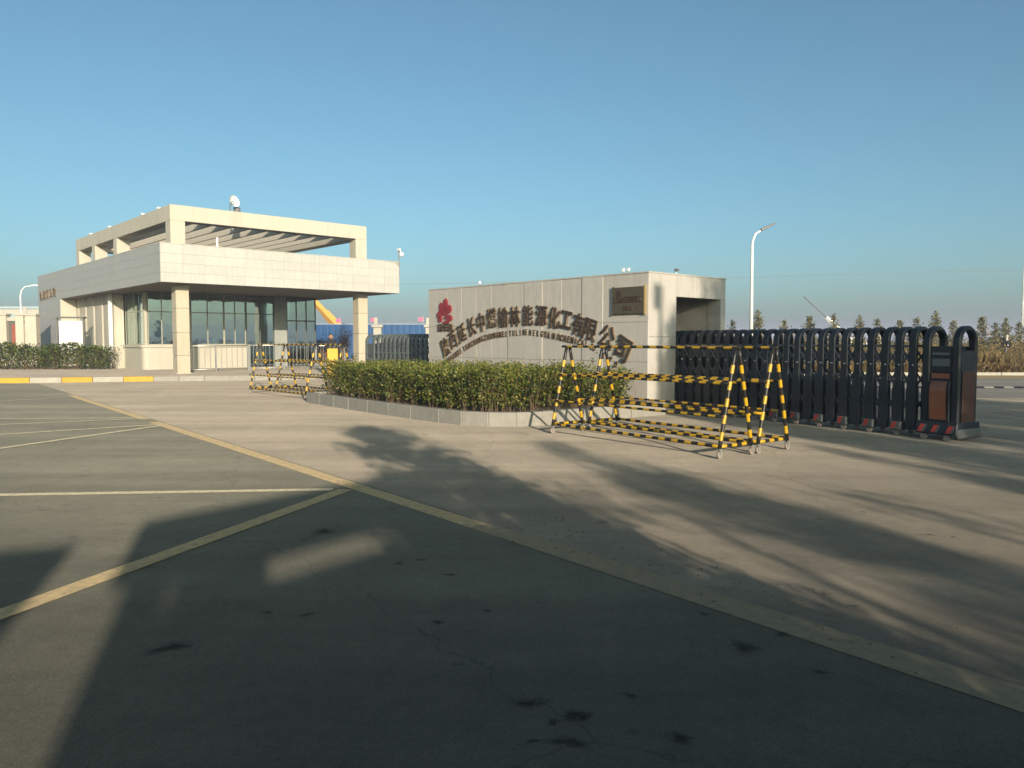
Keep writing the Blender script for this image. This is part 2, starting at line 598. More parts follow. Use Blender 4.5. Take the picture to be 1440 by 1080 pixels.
def obj(name, mb, mats, parent=None, loc=(0, 0, 0), rot=(0, 0, 0), bevel=0.0, smooth=False, seg=1):
    return link(name, mb.mesh(name, mats, smooth), parent, loc, rot, bevel, seg)


def tag(o, label=None, cat=None, group=None, kind=None):
    if label:
        o['label'] = label
    if cat:
        o['category'] = cat
    if group:
        o['group'] = group
    if kind:
        o['kind'] = kind
    return o


def thing(name, label, cat, loc=(0, 0, 0), rotz=0.0, group=None):
    o = bpy.data.objects.new(name, None)
    o.empty_display_size = 0.3
    COL.objects.link(o)
    o.location = loc
    o.rotation_euler = (0, 0, rotz)
    return tag(o, label, cat, group)


def copy_tree(o, parent=None):
    c = o.copy()
    COL.objects.link(c)
    c.parent = parent
    for ch in list(o.children):
        copy_tree(ch, c)
    return c


def sub_prism(axis, poly, a, b):
    """Prism of a 2D outline (in the y-z plane when axis is x, x-z when y) between a and b."""
    mb = MB()
    n = len(poly)
    if axis == 'x':
        vs = [(a, p[0], p[1]) for p in poly] + [(b, p[0], p[1]) for p in poly]
    else:
        vs = [(p[0], a, p[1]) for p in poly] + [(p[0], b, p[1]) for p in poly]
    mb.add(vs, [tuple(range(n - 1, -1, -1)), tuple(range(n, 2 * n))] + [(i, (i + 1) % n, n + (i + 1) % n, n + i) for i in range(n)])
    return mb


def leaves(mb, pts, size, n_mat, up=0.3, weights=None, rnd=random):
    """One small folded leaf at each point, turned at random."""
    for i, p in enumerate(pts):
        s = size * rnd.uniform(0.6, 1.3)
        d = Vector((rnd.gauss(0, 1), rnd.gauss(0, 1), rnd.gauss(up, 0.8)))
        if d.length < 1e-3:
            continue
        d.normalize()
        w = d.cross(Vector((rnd.gauss(0, 1), rnd.gauss(0, 1), rnd.gauss(0, 1))))
        if w.length < 1e-3:
            continue
        w.normalize()
        o = len(mb.v)
        p = Vector(p)
        mid = p + d * s * 0.5
        mb.v += [tuple(p), tuple(mid + w * s * 0.3), tuple(p + d * s), tuple(mid - w * s * 0.3)]
        if callable(weights):
            m = weights(p)
        elif weights:
            m = rnd.choices(range(n_mat), weights)[0]
        else:
            m = rnd.randrange(n_mat)
        mb.face([o, o + 1, o + 2, o + 3], m)
    return mb


# ================================================================== THE GROUND
g = MB()
# one ground sheet to the horizon, a bank of rough land beyond the road on the right
nx, ny = 90, 70
xs = [-1400, -700, -400, -200] + [-100 + 3.0 * i for i in range(nx)] + [260, 500, 900, 1400]
ys = [-400, -250, -120, -60] + [-10 + 3.0 * i for i in range(ny)] + [300, 500, 900, 1700]


def ground_z(x, y):
    if y < 34.9:
        return -0.06
    t = min(1, (y - 34.9) / 14.0)
    side = min(1, max(0, (x - 2) / 6.0))
    return -0.06 + side * (0.15 + 0.45 * t + 0.08 * math.sin(x * 0.9) * math.sin(y * 0.7) * t)


for y in ys:
    for x in xs:
        g.v.append((x, y, ground_z(x, y)))
W = len(xs)
for j in range(len(ys) - 1):
    for i in range(W - 1):
        g.face([j * W + i, j * W + i + 1, (j + 1) * W + i + 1, (j + 1) * W + i])
tag(obj('ground', g, 'earth'), kind='structure')

# concrete apron in slabs with real joints
ap = MB()
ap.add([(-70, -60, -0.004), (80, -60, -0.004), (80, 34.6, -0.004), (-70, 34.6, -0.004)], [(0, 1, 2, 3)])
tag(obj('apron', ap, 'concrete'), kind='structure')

# asphalt left of the seam that runs along the yellow edge line
LA, LD = Vector((-1.8, 8.72, 0)), Vector((-0.621, 0.784, 0))   # seam point and direction


def seam(t, off=0.0, z=0.004):
    n = Vector((-LD.y, LD.x, 0))   # towards the asphalt side
    p = LA + LD * t + n * off
    return (p.x, p.y, z)


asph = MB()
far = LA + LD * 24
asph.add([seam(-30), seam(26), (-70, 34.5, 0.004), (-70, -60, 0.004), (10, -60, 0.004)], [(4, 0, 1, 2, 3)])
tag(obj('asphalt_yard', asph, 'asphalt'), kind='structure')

# road beyond the gate on the right
rd = MB()
rd.add([(8, 22.0, 0.0), (80, 20.5, 0.0), (80, 34.6, 0.0), (8, 34.6, 0.0)], [(0, 1, 2, 3)])
tag(obj('road', rd, 'road'), kind='structure')

# worn yellow line on the seam and the pale hatch lines
lines = MB()
lines.add([seam(-2.6, 0.04, 0.008), seam(8.35, 0.04, 0.008), seam(8.35, 0.24, 0.008), seam(-2.6, 0.24, 0.008)], [(0, 1, 2, 3)])
worn = MB()
worn.add([seam(-9, 0.0, 0.008), seam(-2.6, 0.0, 0.008), seam(-2.6, 0.24, 0.008), seam(-9, 0.30, 0.008)], [(0, 1, 2, 3)])
tag(obj('worn_marking', worn, 'worn_line'), kind='structure')
lines.add([seam(9.0, 0.04, 0.008), seam(17.8, 0.04, 0.008), seam(17.8, 0.22, 0.008), seam(9.0, 0.22, 0.008)], [(0, 1, 2, 3)])


def line_px(mb, a, b, w, z=0.012):
    p, q = G(*a, z), G(*b, z)
    d = (q - p).normalized()
    n = Vector((-d.y, d.x, 0)) * w / 2
    mb.add([p - n, q - n, q + n, p + n], [(0, 1, 2, 3)])


line_px(lines, (486, 688), (-120, 907), 0.17)
tag(obj('road_markings', lines, 'yellow_line'), kind='structure')
thin = MB()
line_px(thin, (468, 688), (-260, 700), 0.13)
line_px(thin, (205, 587.5), (-260, 590), 0.10)
line_px(thin, (200, 588.5), (-260, 608), 0.10, 0.014)
line_px(thin, (238, 596), (-260, 627), 0.12)
line_px(thin, (225, 598.5), (-260, 667), 0.12, 0.014)
line_px(thin, (98, 558), (-260, 580), 0.10)
tag(obj('hatch_markings', thin, 'pale_line'), kind='structure')

stain = MB()
rst = random.Random(9)
zz = 0.013
soak = []
for px, py, r_ in ((745, 988, .10), (240, 910, .13), (561, 792, .07), (592, 787, .06), (632, 808, .06), (455, 747, .16), (375, 861, .05), (433, 864, .05),
                    (806, 1006, .09), (779, 1015, .05), (822, 1008, .06), (800, 1043, .08),
                   (957, 1037, .07), (748, 1042, .03), (615, 875, .05), (685, 859, .04), (886, 978, .04), (1100, 892, .06), (1155, 945, .05), (1048, 910, .12), (1160, 835, .06),
                   (1200, 852, .05), (905, 648, .04), (820, 690, .05), (1340, 755, .05), (1308, 752, .06), (990, 863, .05), (1004, 846, .03)):
    zz += 0.00012
    c = G(px, py, zz)
    r_ *= 0.8
    n = 22
    st_ = rst.uniform(1.0, 1.7)
    th = rst.uniform(-0.5, 0.5)
    q1, q2, q3 = rst.uniform(0, 6.28), rst.uniform(0, 6.28), rst.uniform(0, 6.28)
    pts = []
    for k in range(n):
        t = 6.283 * k / n
        rr = r_ * (1 + 0.22 * math.sin(2 * t + q1) + 0.18 * math.sin(3 * t + q2) + 0.14 * math.sin(7 * t + q3))
        x, y = rr * st_ * math.cos(t), rr * math.sin(t)
        pts.append((c.x + x * math.cos(th) - y * math.sin(th), c.y + x * math.sin(th) + y * math.cos(th), zz))
    stain.add(pts + [(c.x, c.y, zz)], [(k, (k + 1) % n, n) for k in range(n)])
    soak += [0.0] * n + [1.0]
so = tag(obj('oil_stain', stain, 'stain'), kind='stuff')
sa = so.data.attributes.new('soak', 'FLOAT', 'POINT')
sa.data.foreach_set('value', soak)
grit = MB()
for k in range(170):
    t = rst.uniform(-6.2, -2.5)
    p = LA - LD * (-t) + Vector((rst.gauss(0.15, 0.25), rst.gauss(0.1, 0.25), 0))
    r_ = rst.uniform(0.003, 0.009)
    grit.ball((p.x, p.y, 0.008 + r_ * 0.4), r_, 5, sz=0.7)
tag(obj('gravel', grit, 'soil'), kind='stuff')

# ================================================================== PAVEMENT by the gatehouse, with painted kerb stones
KA = Vector((-14.40, 30.95, 0))          # end of the painted kerb
KD = Vector((-5.0, -1.35, 0)).normalized()
pv = MB()
poly = [KA + KD * 30 + Vector((0, 0.02, 0)), KA, Vector((-11.6, 31.6, 0)), Vector((-9.6, 31.9, 0)), Vector((-8.0, 33.0, 0)),
        Vector((-6.6, 36.0, 0)), Vector((-6.2, 39.0, 0)), Vector((-7.5, 46.0, 0)), Vector((-10, 62, 0)), Vector((-60, 62, 0)), Vector((-60, 25, 0))]
pv.prism([(p.x, p.y) for p in poly], -0.05, 0.195)
pave = tag(obj('pavement', pv, 'pave'), kind='structure')
kn = Vector((KD.y, -KD.x, 0))
kme = {}
for k, m in enumerate(('kerb_yellow', 'kerb_white', 'kerb')):
    kme[k] = MB().box(0.006, 1.094, -0.03, 0.14, -0.02, 0.20).mesh('kerb_stone', m)
ang = math.atan2(KD.y, KD.x)
for i in range(24):
    p = KA + KD * (1.1 * i)
    link('kerb_stone', kme[0 if i % 2 == 0 else 1], pave, p, (0, 0, ang), 0.015)
ke = [KA, Vector((-11.6, 31.6, 0)), Vector((-9.6, 31.9, 0)), Vector((-8.0, 33.0, 0)), Vector((-6.6, 36.0, 0)), Vector((-6.2, 39.0, 0))]
for a, b in zip(ke, ke[1:]):
    d = b - a
    n = max(1, round(d.length / 1.1))
    for i in range(n):
        o = link('kerb_stone', kme[2], pave, b - d * (i / n), (0, 0, math.atan2(-d.y, -d.x)), 0.015)
        o.scale = (d.length / n / 1.1, 1, 1)

# kerb along the far side of the road on the right
rk = tag(obj('roadside', MB().box(2, 80, 34.75, 35.2, -0.05, 0.19), 'earth'), kind='structure')
ks = MB().box(0.008, 1.192, 0, 0.16, -0.05, 0.205).mesh('kerb_stone', 'kerb_white')
for i in range(46):
    link('kerb_stone', ks, rk, (4 + 1.2 * i, 34.58, 0), (0, 0, 0), 0.02)

# ================================================================== GATEHOUSE
gh = thing('gatehouse', 'cream gatehouse with stone fascia, glazed corner room and open roof pergola', 'gatehouse', C0, ROT)
Z0, ZB, ZT, ZR = 0.19, 4.05, 5.67, 4.32


def ghp(name, mb, m, parent=gh, **k):
    return obj(name, mb, m, parent, **k)


# columns in stone blocks with open joints
for cx in (0.0, 8.96):
    core = ghp('column', MB().box(cx + 0.02, cx + 0.53, 0.02, 0.53, Z0 - 0.2, ZB + 0.03), 'joint')
    zs = [Z0, 0.98, 1.98, 3.02, ZB + 0.02]
    for a, b in zip(zs, zs[1:]):
        ghp('stone_block', MB().box(cx, cx + 0.55, 0, 0.55, a + 0.014, b - 0.014), 'column', core, bevel=0.012)
    ghp('plinth', MB().box(cx - 0.05, cx + 0.60, -0.05, 0.60, -0.05, Z0 + (0.05 if cx == 0 else 0.32)), 'column', core, bevel=0.02)
# roof slab and fascia bands
FX0, FX1, FY0, FY1 = -0.93, 10.77, -1.0, 22.0
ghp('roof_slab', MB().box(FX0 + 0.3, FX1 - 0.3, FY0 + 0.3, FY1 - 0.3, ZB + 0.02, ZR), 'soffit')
fb = MB()
fb.box(FX0 + 0.03, FX1, FY0 + 0.03, FY0 + 0.3, ZB, ZT - 0.03)
fb.box(FX0 + 0.03, FX0 + 0.3, FY0 + 0.3, FY1, ZB, ZT - 0.03)
fb.box(FX1 - 0.3, FX1, FY0 + 0.3, FY1, ZB, ZT - 0.03)
fb.box(FX0 + 0.3, FX1 - 0.3, FY1 - 0.3, FY1, ZB, ZT - 0.03)
ghp('fascia', fb, 'joint')
cop = MB()
cop.box(FX0 - 0.012, FX1 + 0.012, FY0 - 0.012, FY0 + 0.32, ZT - 0.03, ZT)
cop.box(FX0 - 0.012, FX0 + 0.32, FY0 + 0.32, FY1, ZT - 0.03, ZT - 0.002)
cop.box(FX1 - 0.32, FX1 + 0.012, FY0 + 0.32, FY1, ZT - 0.03, ZT - 0.002)
ghp('coping', cop, 'stone_front')
nf, nrow = 13, 4
pw, ph = (FX1 - FX0) / nf, (ZT - 0.032 - ZB) / nrow
pf = MB().box(0.002, pw - 0.002, 0, 0.03, 0.002, ph - 0.002).mesh('panel', 'stone_front')
for i in range(nf):
    for j in range(nrow):
        if i == nf - 1 and j == nrow - 1:
            # the chipped corner panel
            cm = sub_prism('y', [(0.004, 0.004), (pw - 0.004, 0.004), (pw - 0.004, ph - 0.25), (pw - 0.3, ph - 0.03), (0.004, ph - 0.004)], 0, 0.03)
            ghp('panel', cm, 'stone_front', loc=(FX0 + pw * i, FY0, ZB + ph * j))
        else:
            link('panel', pf, gh, (FX0 + pw * i, FY0 + random.uniform(-0.002, 0.002), ZB + ph * j), (0, 0, 0), 0.002)
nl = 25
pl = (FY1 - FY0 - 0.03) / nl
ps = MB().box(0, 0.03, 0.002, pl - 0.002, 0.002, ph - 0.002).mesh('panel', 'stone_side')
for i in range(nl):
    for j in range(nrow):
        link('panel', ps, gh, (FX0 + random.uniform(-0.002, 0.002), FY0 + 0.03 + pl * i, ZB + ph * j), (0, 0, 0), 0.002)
# end wall that comes down to the ground at the far left
YL = 16.3
ghp('end_wall', MB().box(FX0 + 0.03, FX0 + 0.3, YL + 0.03, FY1, Z0, ZB), 'joint')
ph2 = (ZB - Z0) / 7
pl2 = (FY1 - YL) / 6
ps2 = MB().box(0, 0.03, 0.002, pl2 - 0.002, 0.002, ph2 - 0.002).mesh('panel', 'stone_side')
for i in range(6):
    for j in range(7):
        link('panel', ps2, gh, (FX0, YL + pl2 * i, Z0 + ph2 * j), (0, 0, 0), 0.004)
ghp('return_wall', MB().box(FX0 + 0.02, -0.1, YL, YL + 0.028, Z0, ZB - 0.002), 'cream')
ghp('rear_wall', MB().box(-0.08, 10.2, 15.9, 21.6, Z0, ZB), 'cream')
# fluted wall: vertical panels set like a saw
ghp('side_wall', MB().box(0.02, 0.3, 9.2, YL, Z0, ZB), 'joint')
fl = MB()
fl.prism([(0.10, 0.0), (-0.075, 0.0), (-0.10, 0.03), (-0.105, 0.12), (-0.09, 0.8), (-0.045, 1.60), (-0.02, 1.64), (0.10, 1.645)], Z0, ZB)
flm = fl.mesh('fluted_panel', 'cream')
for i in range(4):
    link('fluted_panel', flm, gh, (0.0, 9.35 + 1.65 * i, 0))
ghp('fluted_panel', MB().prism([(0.10, 0.0), (-0.06, 0.02), (-0.1, 0.10), (0.0, 0.35), (0.10, 0.35)], Z0, ZB), 'cream', loc=(0, 15.95, 0))
ghp('pilaster', MB().box(-0.1, 0.47, 9.18, 9.34, Z0, ZB), 'cream')
dp = MB().tube([(-0.20, 9.05, Z0 - 0.05), (-0.20, 9.05, ZB)], 0.11, 12)
pipe = ghp('downpipe', dp, 'white', smooth=True)
for z in (0.6, 1.9, 3.2):
    ghp('pipe_clip', MB().tube([(-0.20, 9.05, z), (-0.20, 9.05, z + 0.05)], 0.122, 12), 'white', pipe)
# corner room: low walls, sills, windows
RX, RY, RYB = 0.45, 6.06, 9.18
ZS = 1.42
ghp('low_wall', MB().prism([(RX, RYB), (RX, RY + 0.35), (RX + 0.02, RY + 0.22), (RX + 0.06, RY + 0.13), (RX + 0.13, RY + 0.06), (RX + 0.22, RY + 0.02), (RX + 0.35, RY), (5.7, RY), (5.7, RY + 0.24), (RX + 0.24, RY + 0.24), (RX + 0.24, RYB)][::-1], Z0 - 0.02, ZS - 0.13), 'cream')
sill = MB().prism([(RX - 0.07, RYB), (RX - 0.07, RY + 0.33), (RX - 0.04, RY + 0.16), (RX + 0.05, RY + 0.05), (RX + 0.16, RY - 0.04), (RX + 0.33, RY - 0.07), (5.76, RY - 0.07), (5.76, RY + 0.25), (RX + 0.25, RY + 0.25), (RX + 0.25, RYB)][::-1], ZS - 0.13, ZS)
ghp('sill', sill, 'cream', bevel=0.01)
ghp('corner_post', MB().prism([(RX + 0.06, RY + 0.20), (RX + 0.12, RY + 0.10), (RX + 0.22, RY + 0.06), (RX + 0.24, RY + 0.16), (RX + 0.16, RY + 0.22)][::-1], ZS, ZB), 'frame')
ghp('room_back', MB().box(0.7, 8.2, 9.35, 9.5, Z0, ZB + 0.01), 'interior')
ghp('room_floor', MB().box(0.5, 9.8, RY + 0.26, 9.3, Z0 - 0.05, Z0 + 0.02), 'interior')


def window(x0, x1, z0, z1, nsplit, ztr, y=RY + 0.08, side=False, m='frame', wide=0.045):
    fr = MB()

    def bar(a, b, c, d, dep=0.06):
        if side:
            fr.box(y, y + dep, a, b, c, d)
        else:
            fr.box(a, b, y, y + dep, c, d)
    bar(x0, x0 + wide, z0, z1)
    bar(x1 - wide, x1, z0, z1)
    bar(x0 + wide, x1 - wide, z0, z0 + wide)
    bar(x0 + wide, x1 - wide, z1 - wide, z1)
    bar(x0 + wide, x1 - wide, ztr - wide / 2, ztr + wide / 2)
    step = (x1 - x0) / nsplit
    for i in range(1, nsplit):
        c = x0 + step * i
        bar(c - wide / 2, c + wide / 2, z0 + wide, ztr - wide / 2, 0.055)
        bar(c - wide / 2, c + wide / 2, ztr + wide / 2, z1 - wide, 0.055)
    w = ghp('window', fr, m)
    for i in range(nsplit):
        a, b = x0 + step * i + (wide if i == 0 else wide / 2), x0 + step * (i + 1) - (wide if i == nsplit - 1 else wide / 2)
        for c, d in ((z0 + wide, ztr - wide / 2), (ztr + wide / 2, z1 - wide)):
            q = MB()
            q.box(y + 0.02, y + 0.032, a, b, c, d) if side else q.box(a, b, y + 0.02, y + 0.032, c, d)
            ghp('pane', q, 'glass', w)
    return w


ZTR = 3.08
window(0.70, 2.05, ZS, ZB, 2, ZTR)
window(2.05, 2.80, ZS, ZB, 1, ZTR)
window(2.80, 4.52, ZS, ZB, 2, ZTR)
window(4.52, 5.70, ZS, ZB, 2, ZTR)
window(5.72, 7.30, Z0 + 0.1, ZB, 2, ZTR, m='frame_dark')
window(6.29, 9.16, ZS, ZB, 2, ZTR, y=RX + 0.08, side=True)
ghp('pillar', MB().box(7.30, 8.02, RY - 0.02, RY + 0.3, Z0, ZB), 'interior')
window(8.04, 9.85, Z0 + 0.05, ZB, 3, 2.75, m='frame_dark', wide=0.07)
window(RY + 0.16, 9.3, Z0 + 0.05, ZB, 3, 2.75, y=9.79, side=True, m='frame_dark', wide=0.06)
ghp('desk', MB().box(1.2, 5.0, 7.3, 7.9, 1.0, 1.05), 'interior')
for x, h_ in ((1.6, 0.42), (2.3, 0.5), (3.3, 0.4), (4.3, 0.48)):
    ghp('monitor', MB().box(x, x + 0.5, 7.45, 7.5, 1.08, 1.08 + h_), 'black')
ghp('paper_notice', MB().box(3.92, 4.22, RY + 0.125, RY + 0.13, 1.47, 1.72), 'white')
ghp('cupboard', MB().box(5.9, 7.0, 8.7, 9.2, Z0 + 0.02, 2.3), 'offwhite')
ghp('blind', MB().box(4.56, 5.66, RY + 0.16, RY + 0.17, 3.3, ZB - 0.05), 'offwhite')
ghp('curtain', MB().box(0.66, 0.72, 8.35, 8.75, ZS + 0.02, 3.05), 'white')
# pergola on the roof
PX0, PX1, PY1, PZ0, PZ1 = -0.16, 9.47, 15.7, 6.76, 7.43
for x, y in ((PX0, 0.0), (PX1 - 0.62, 0.0), (PX0, 7.76), (PX0, 11.75), (PX0, PY1 - 0.62), (PX1 - 0.62, PY1 - 0.62)):
    ghp('pergola_post', MB().box(x, x + 0.62, y, y + 0.62, ZR, PZ0), 'cream', bevel=0.015)
ghp('pergola_beam', MB().box(PX0, PX1, 0, 0.62, PZ0, PZ1), 'cream', bevel=0.015)
ghp('pergola_beam', MB().box(PX0, PX1, PY1 - 0.62, PY1, PZ0, PZ1), 'cream', bevel=0.015)
ghp('pergola_beam', MB().box(PX0 + 0.004, PX0 + 0.6, 0.62, PY1 - 0.62, PZ0, PZ1 - 0.006), 'cream', bevel=0.015)
ghp('pergola_beam', MB().box(PX1 - 0.6, PX1 - 0.004, 0.62, PY1 - 0.62, PZ0, PZ1 - 0.006), 'cream', bevel=0.015)
slat = MB().box(0, 0.10, 0.62, PY1 - 0.62, PZ0 + 0.03, PZ0 + 0.5).mesh('pergola_slat', 'slat')
for i in range(9):
    link('pergola_slat', slat, gh, (0.98 + 0.86 * i, 0, 0), (0, 0, 0), 0.01)
ghp('vent_pipe', MB().tube([(2.3, 1.2, ZR), (2.3, 1.2, 6.35)], 0.05, 8), 'white')
ghp('corner_pipe', MB().tube([(PX1 + 0.09, 0.25, ZT - 0.4), (PX1 + 0.09, 0.25, PZ1)], 0.06, 8), 'white')


# ------------------------------------------------------------------ lettering
def glyph(ch, height, depth, name='letter', bold=0.018):
    cu = bpy.data.curves.new(name, 'FONT')
    cu.body = ch
    cu.extrude = depth / 2
    cu.resolution_u = 2
    cu.offset = bold
    tmp = bpy.data.objects.new('temp_letter', cu)
    COL.objects.link(tmp)
    dg = bpy.context.evaluated_depsgraph_get()
    dg.update()
    me = bpy.data.meshes.new_from_object(tmp.evaluated_get(dg))
    bpy.data.objects.remove(tmp)
    bpy.data.curves.remove(cu)
    if not len(me.vertices):
        return None
    xs_ = [v.co.x for v in me.vertices]
    ys_ = [v.co.y for v in me.vertices]
    cxx, cyy = (min(xs_) + max(xs_)) / 2, (min(ys_) + max(ys_)) / 2
    k = height / 0.73
    for v in me.vertices:
        v.co = ((v.co.x - cxx) * k, (v.co.y - cyy) * k, v.co.z)
    me.name = name
    return me


def put_glyph(ch, parent, mtl, x, u, z, angle, height, depth, name='letter', wide=1.0):
    """A raised letter on a face that looks along local -x; reads from large u to small u."""
    me = glyph(ch, height, depth, name)
    if me is None:
        return
    me.materials.clear()
    me.materials.append(M[mtl])
    if mtl == 'letter':
        me.materials.append(M['letter_lit_edge'])
    for p in me.polygons:
        p.material_index = 1 if mtl == 'letter' and abs(p.normal.z) < 0.5 else 0
    o = link(name, me, parent)
    B = Matrix(((0, 0, -1), (-1, 0, 0), (0, 1, 0))).to_4x4()
    o.matrix_local = Matrix.Translation((x - depth / 2 - 0.002, u, z)) @ B @ Matrix.Rotation(angle, 4, 'Z') @ Matrix.Diagonal((wide, 1, 1, 1))
    return o


def face_pt(px, py, O):
    """Where the sight line through a point of the photograph meets the plane local x = const through O: (u, z)."""
    d = ray(px, py)
    rel = O - Vector((0, 0, EYE))
    t = rel.dot(VX) / d.dot(VX)
    p = Vector((0, 0, EYE)) + d * t
    return (p - O).dot(UX), p.z


for i, ch in enumerate('物流门卫室'):
    u, z = face_pt(59 + 4.6 * i, 416.4 - 1.5 * i, C0 + VX * FX0)
    put_glyph(ch, gh, 'letter', FX0, u, z, 0, 0.40, 0.08, wide=0.8)

# ================================================================== NAME WALL
nw = thing('name_wall', 'granite company name wall with arched bronze lettering and a gate pocket', 'wall', P0, ROT)
WL, WD, WH = 8.15, 3.05, 3.14


def nwp(name, mb, m, parent=nw, **k):
    return obj(name, mb, m, parent, **k)


nwp('front_core', MB().box(0.03, 0.28, 0.03, WL, 0, WH - 0.03), 'joint')
rows = [0.27, 1.14, 2.03, WH - 0.032]
widths = [0.653] * 12
u0 = 0.0
special = {2: 0.016, 5: 0.014, 6: 0.014}
for i, w in enumerate([1.31, 0.655, 0.68, 0.67, 0.66, 0.64, 0.66, 0.65, 0.65, 0.65, 0.94]):
    w = min(w, WL - u0)
    for j in range(3):
        pr = random.uniform(-0.003, 0.003) - (0.016 if i in (1, 4, 5) and not (i == 5 and j == 2) else 0)
        mb = MB().box(0, 0.045, 0.004, w - 0.004, rows[j] + 0.003, rows[j + 1] - 0.003)
        nwp('panel', mb, 'wall_stone', loc=(pr, u0, 0), bevel=0.004)
    u0 += w
nwp('top_coping', MB().box(-0.012, WD + 0.012, -0.012, WL + 0.01, WH - 0.03, WH), 'wall_stone')
nwp('end_pillar', MB().box(0.05, 1.0, 0.03, 0.55, 0, WH - 0.03), 'joint')
for a, b, c, d in ((0.0, 0.5, 0.27, 1.70), (0.5, 1.0, 0.0, 1.70), (0.0, 0.5, 1.70, WH - 0.03), (0.5, 1.0, 1.70, WH - 0.03)):
    nwp('panel', MB().box(a + 0.003, b - 0.003, 0, 0.03, c + 0.003, d - 0.003), 'wall_stone', bevel=0.004)
nwp('pillar_side', MB().box(1.0, 1.028, 0.004, 0.55, 0, 2.615), 'wall_stone')
nwp('lintel', MB().box(1.0, WD, 0.03, 0.35, 2.62, WH - 0.03), 'joint')
for a, b in ((1.0, 1.72), (1.72, 2.4), (2.4, WD)):
    nwp('panel', MB().box(a + 0.003, b - 0.003, 0, 0.03, 2.62, WH - 0.033), 'wall_stone', bevel=0.004)
nwp('right_jamb', MB().box(2.84, WD, 0, 0.35, 0, 2.617), 'wall_stone')
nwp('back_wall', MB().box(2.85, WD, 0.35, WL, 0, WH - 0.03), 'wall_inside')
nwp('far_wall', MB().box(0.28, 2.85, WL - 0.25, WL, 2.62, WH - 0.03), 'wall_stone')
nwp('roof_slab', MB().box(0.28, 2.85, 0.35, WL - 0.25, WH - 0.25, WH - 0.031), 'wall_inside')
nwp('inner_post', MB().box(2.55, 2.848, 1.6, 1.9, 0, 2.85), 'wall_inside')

han = [('陕', 627.7, 487.5), ('西', 638.3, 477.9), ('延', 650.6, 468.3), ('长', 664.4, 459.2), ('中', 677.7, 453.2),
       ('煤', 692.7, 447.2), ('榆', 709, 446), ('林', 725.2, 445.0), ('能', 743.9, 443.6), ('源', 762.5, 443.8), ('化', 781, 446.5),
       ('工', 797.5, 449.5), ('有', 815, 456), ('限', 831.5, 464), ('公', 855, 474), ('司', 877, 491)]
hp = [(c, *face_pt(x, y, P0)) for c, x, y in han]
for i, (c, u, z) in enumerate(hp):
    a, b = hp[max(0, i - 1)], hp[min(len(hp) - 1, i + 1)]
    ang = math.atan2(b[2] - a[2], -(b[1] - a[1]))
    big = 0.40 + 0.016 * max(0, i - 12)
    put_glyph(c, nw, 'letter', 0.0, u, z, ang * 0.85, big, 0.05, wide=0.68 + 0.011 * i)
path = [(629.5, 508), (640, 500), (649.4, 493), (666, 482.5), (679, 476), (698, 471), (714, 469.2), (742, 467), (768, 470),
        (788, 474), (808, 478.5), (826, 484), (838, 490), (852, 500), (868, 514)]
pp = [face_pt(x, y, P0) for x, y in path]


def path_at(px):
    for i in range(len(path) - 1):
        if px <= path[i + 1][0] or i == len(path) - 2:
            t = (px - path[i][0]) / (path[i + 1][0] - path[i][0])
            u = pp[i][0] + (pp[i + 1][0] - pp[i][0]) * t
            z = pp[i][1] + (pp[i + 1][1] - pp[i][1]) * t
            return u, z


eng = [('SHAANXI', 629.5, 649), ('YANCHANG', 654, 679), ('ZHONGMEI', 683.5, 713), ('YULIN', 719, 738), ('ENERGY', 741.5, 768.5),
       ('AND', 773, 787), ('CHEMICAL', 791, 826), ('CO.,', 833, 845), ('LTD', 851, 867)]
for w, a, b in eng:
    for i, ch in enumerate(w):
        px = a + (b - a) * i / max(1, len(w) - 1)
        u, z = path_at(px)
        q, s2 = path_at(px - 3), path_at(px + 3)
        ang = math.atan2(s2[1] - q[1], -(s2[0] - q[0]))
        low = ch in '.,'
        put_glyph(ch, nw, 'letter', 0.0, u, z - (0.06 if low else 0), ang, 0.155, 0.035, wide=0.56)

# red blossom emblem and the small lettered bar below it
lu, lz = face_pt(626.5, 441, P0)
emb = bpy.data.objects.new('emblem', None)
COL.objects.link(emb)
emb.parent = nw
emb.location = (0, lu, lz)


def petal(cx, cz, rx, rz, ang, n=12):
    pts = []
    for k in range(n):
        t = 2 * math.pi * k / n
        x, y = 0.88 * rx * math.cos(t) * (1 + 0.18 * math.cos(2 * t)), 0.88 * rz * math.sin(t)
        pts.append((-(cx + x * math.cos(ang) - y * math.sin(ang)), cz + x * math.sin(ang) + y * math.cos(ang)))
    obj('petal', sub_prism('x', pts, -0.05, -0.002), 'logo_red', emb)


for a in ((0.04, 0.27, 0.10, 0.19, 0.0), (-0.15, 0.16, 0.09, 0.19, 0.30), (-0.24, -0.02, 0.12, 0.12, 0.3), (0.20, 0.12, 0.11, 0.15, -0.5),
          (0.02, 0.05, 0.13, 0.12, 0.0), (0.22, -0.13, 0.13, 0.11, -0.3), (-0.22, -0.16, 0.08, 0.10, 0.5), (0.07, -0.25, 0.14, 0.055, 0.0), (0.08, -0.10, 0.10, 0.05, 0.3)):
    petal(*a)
bu, bz = face_pt(627.5, 460.5, P0)
for i, ch in enumerate('延长石油'):
    put_glyph(ch, nw, 'letter', 0.0, bu + 0.24 - 0.16 * i, bz, 0, 0.17, 0.05)

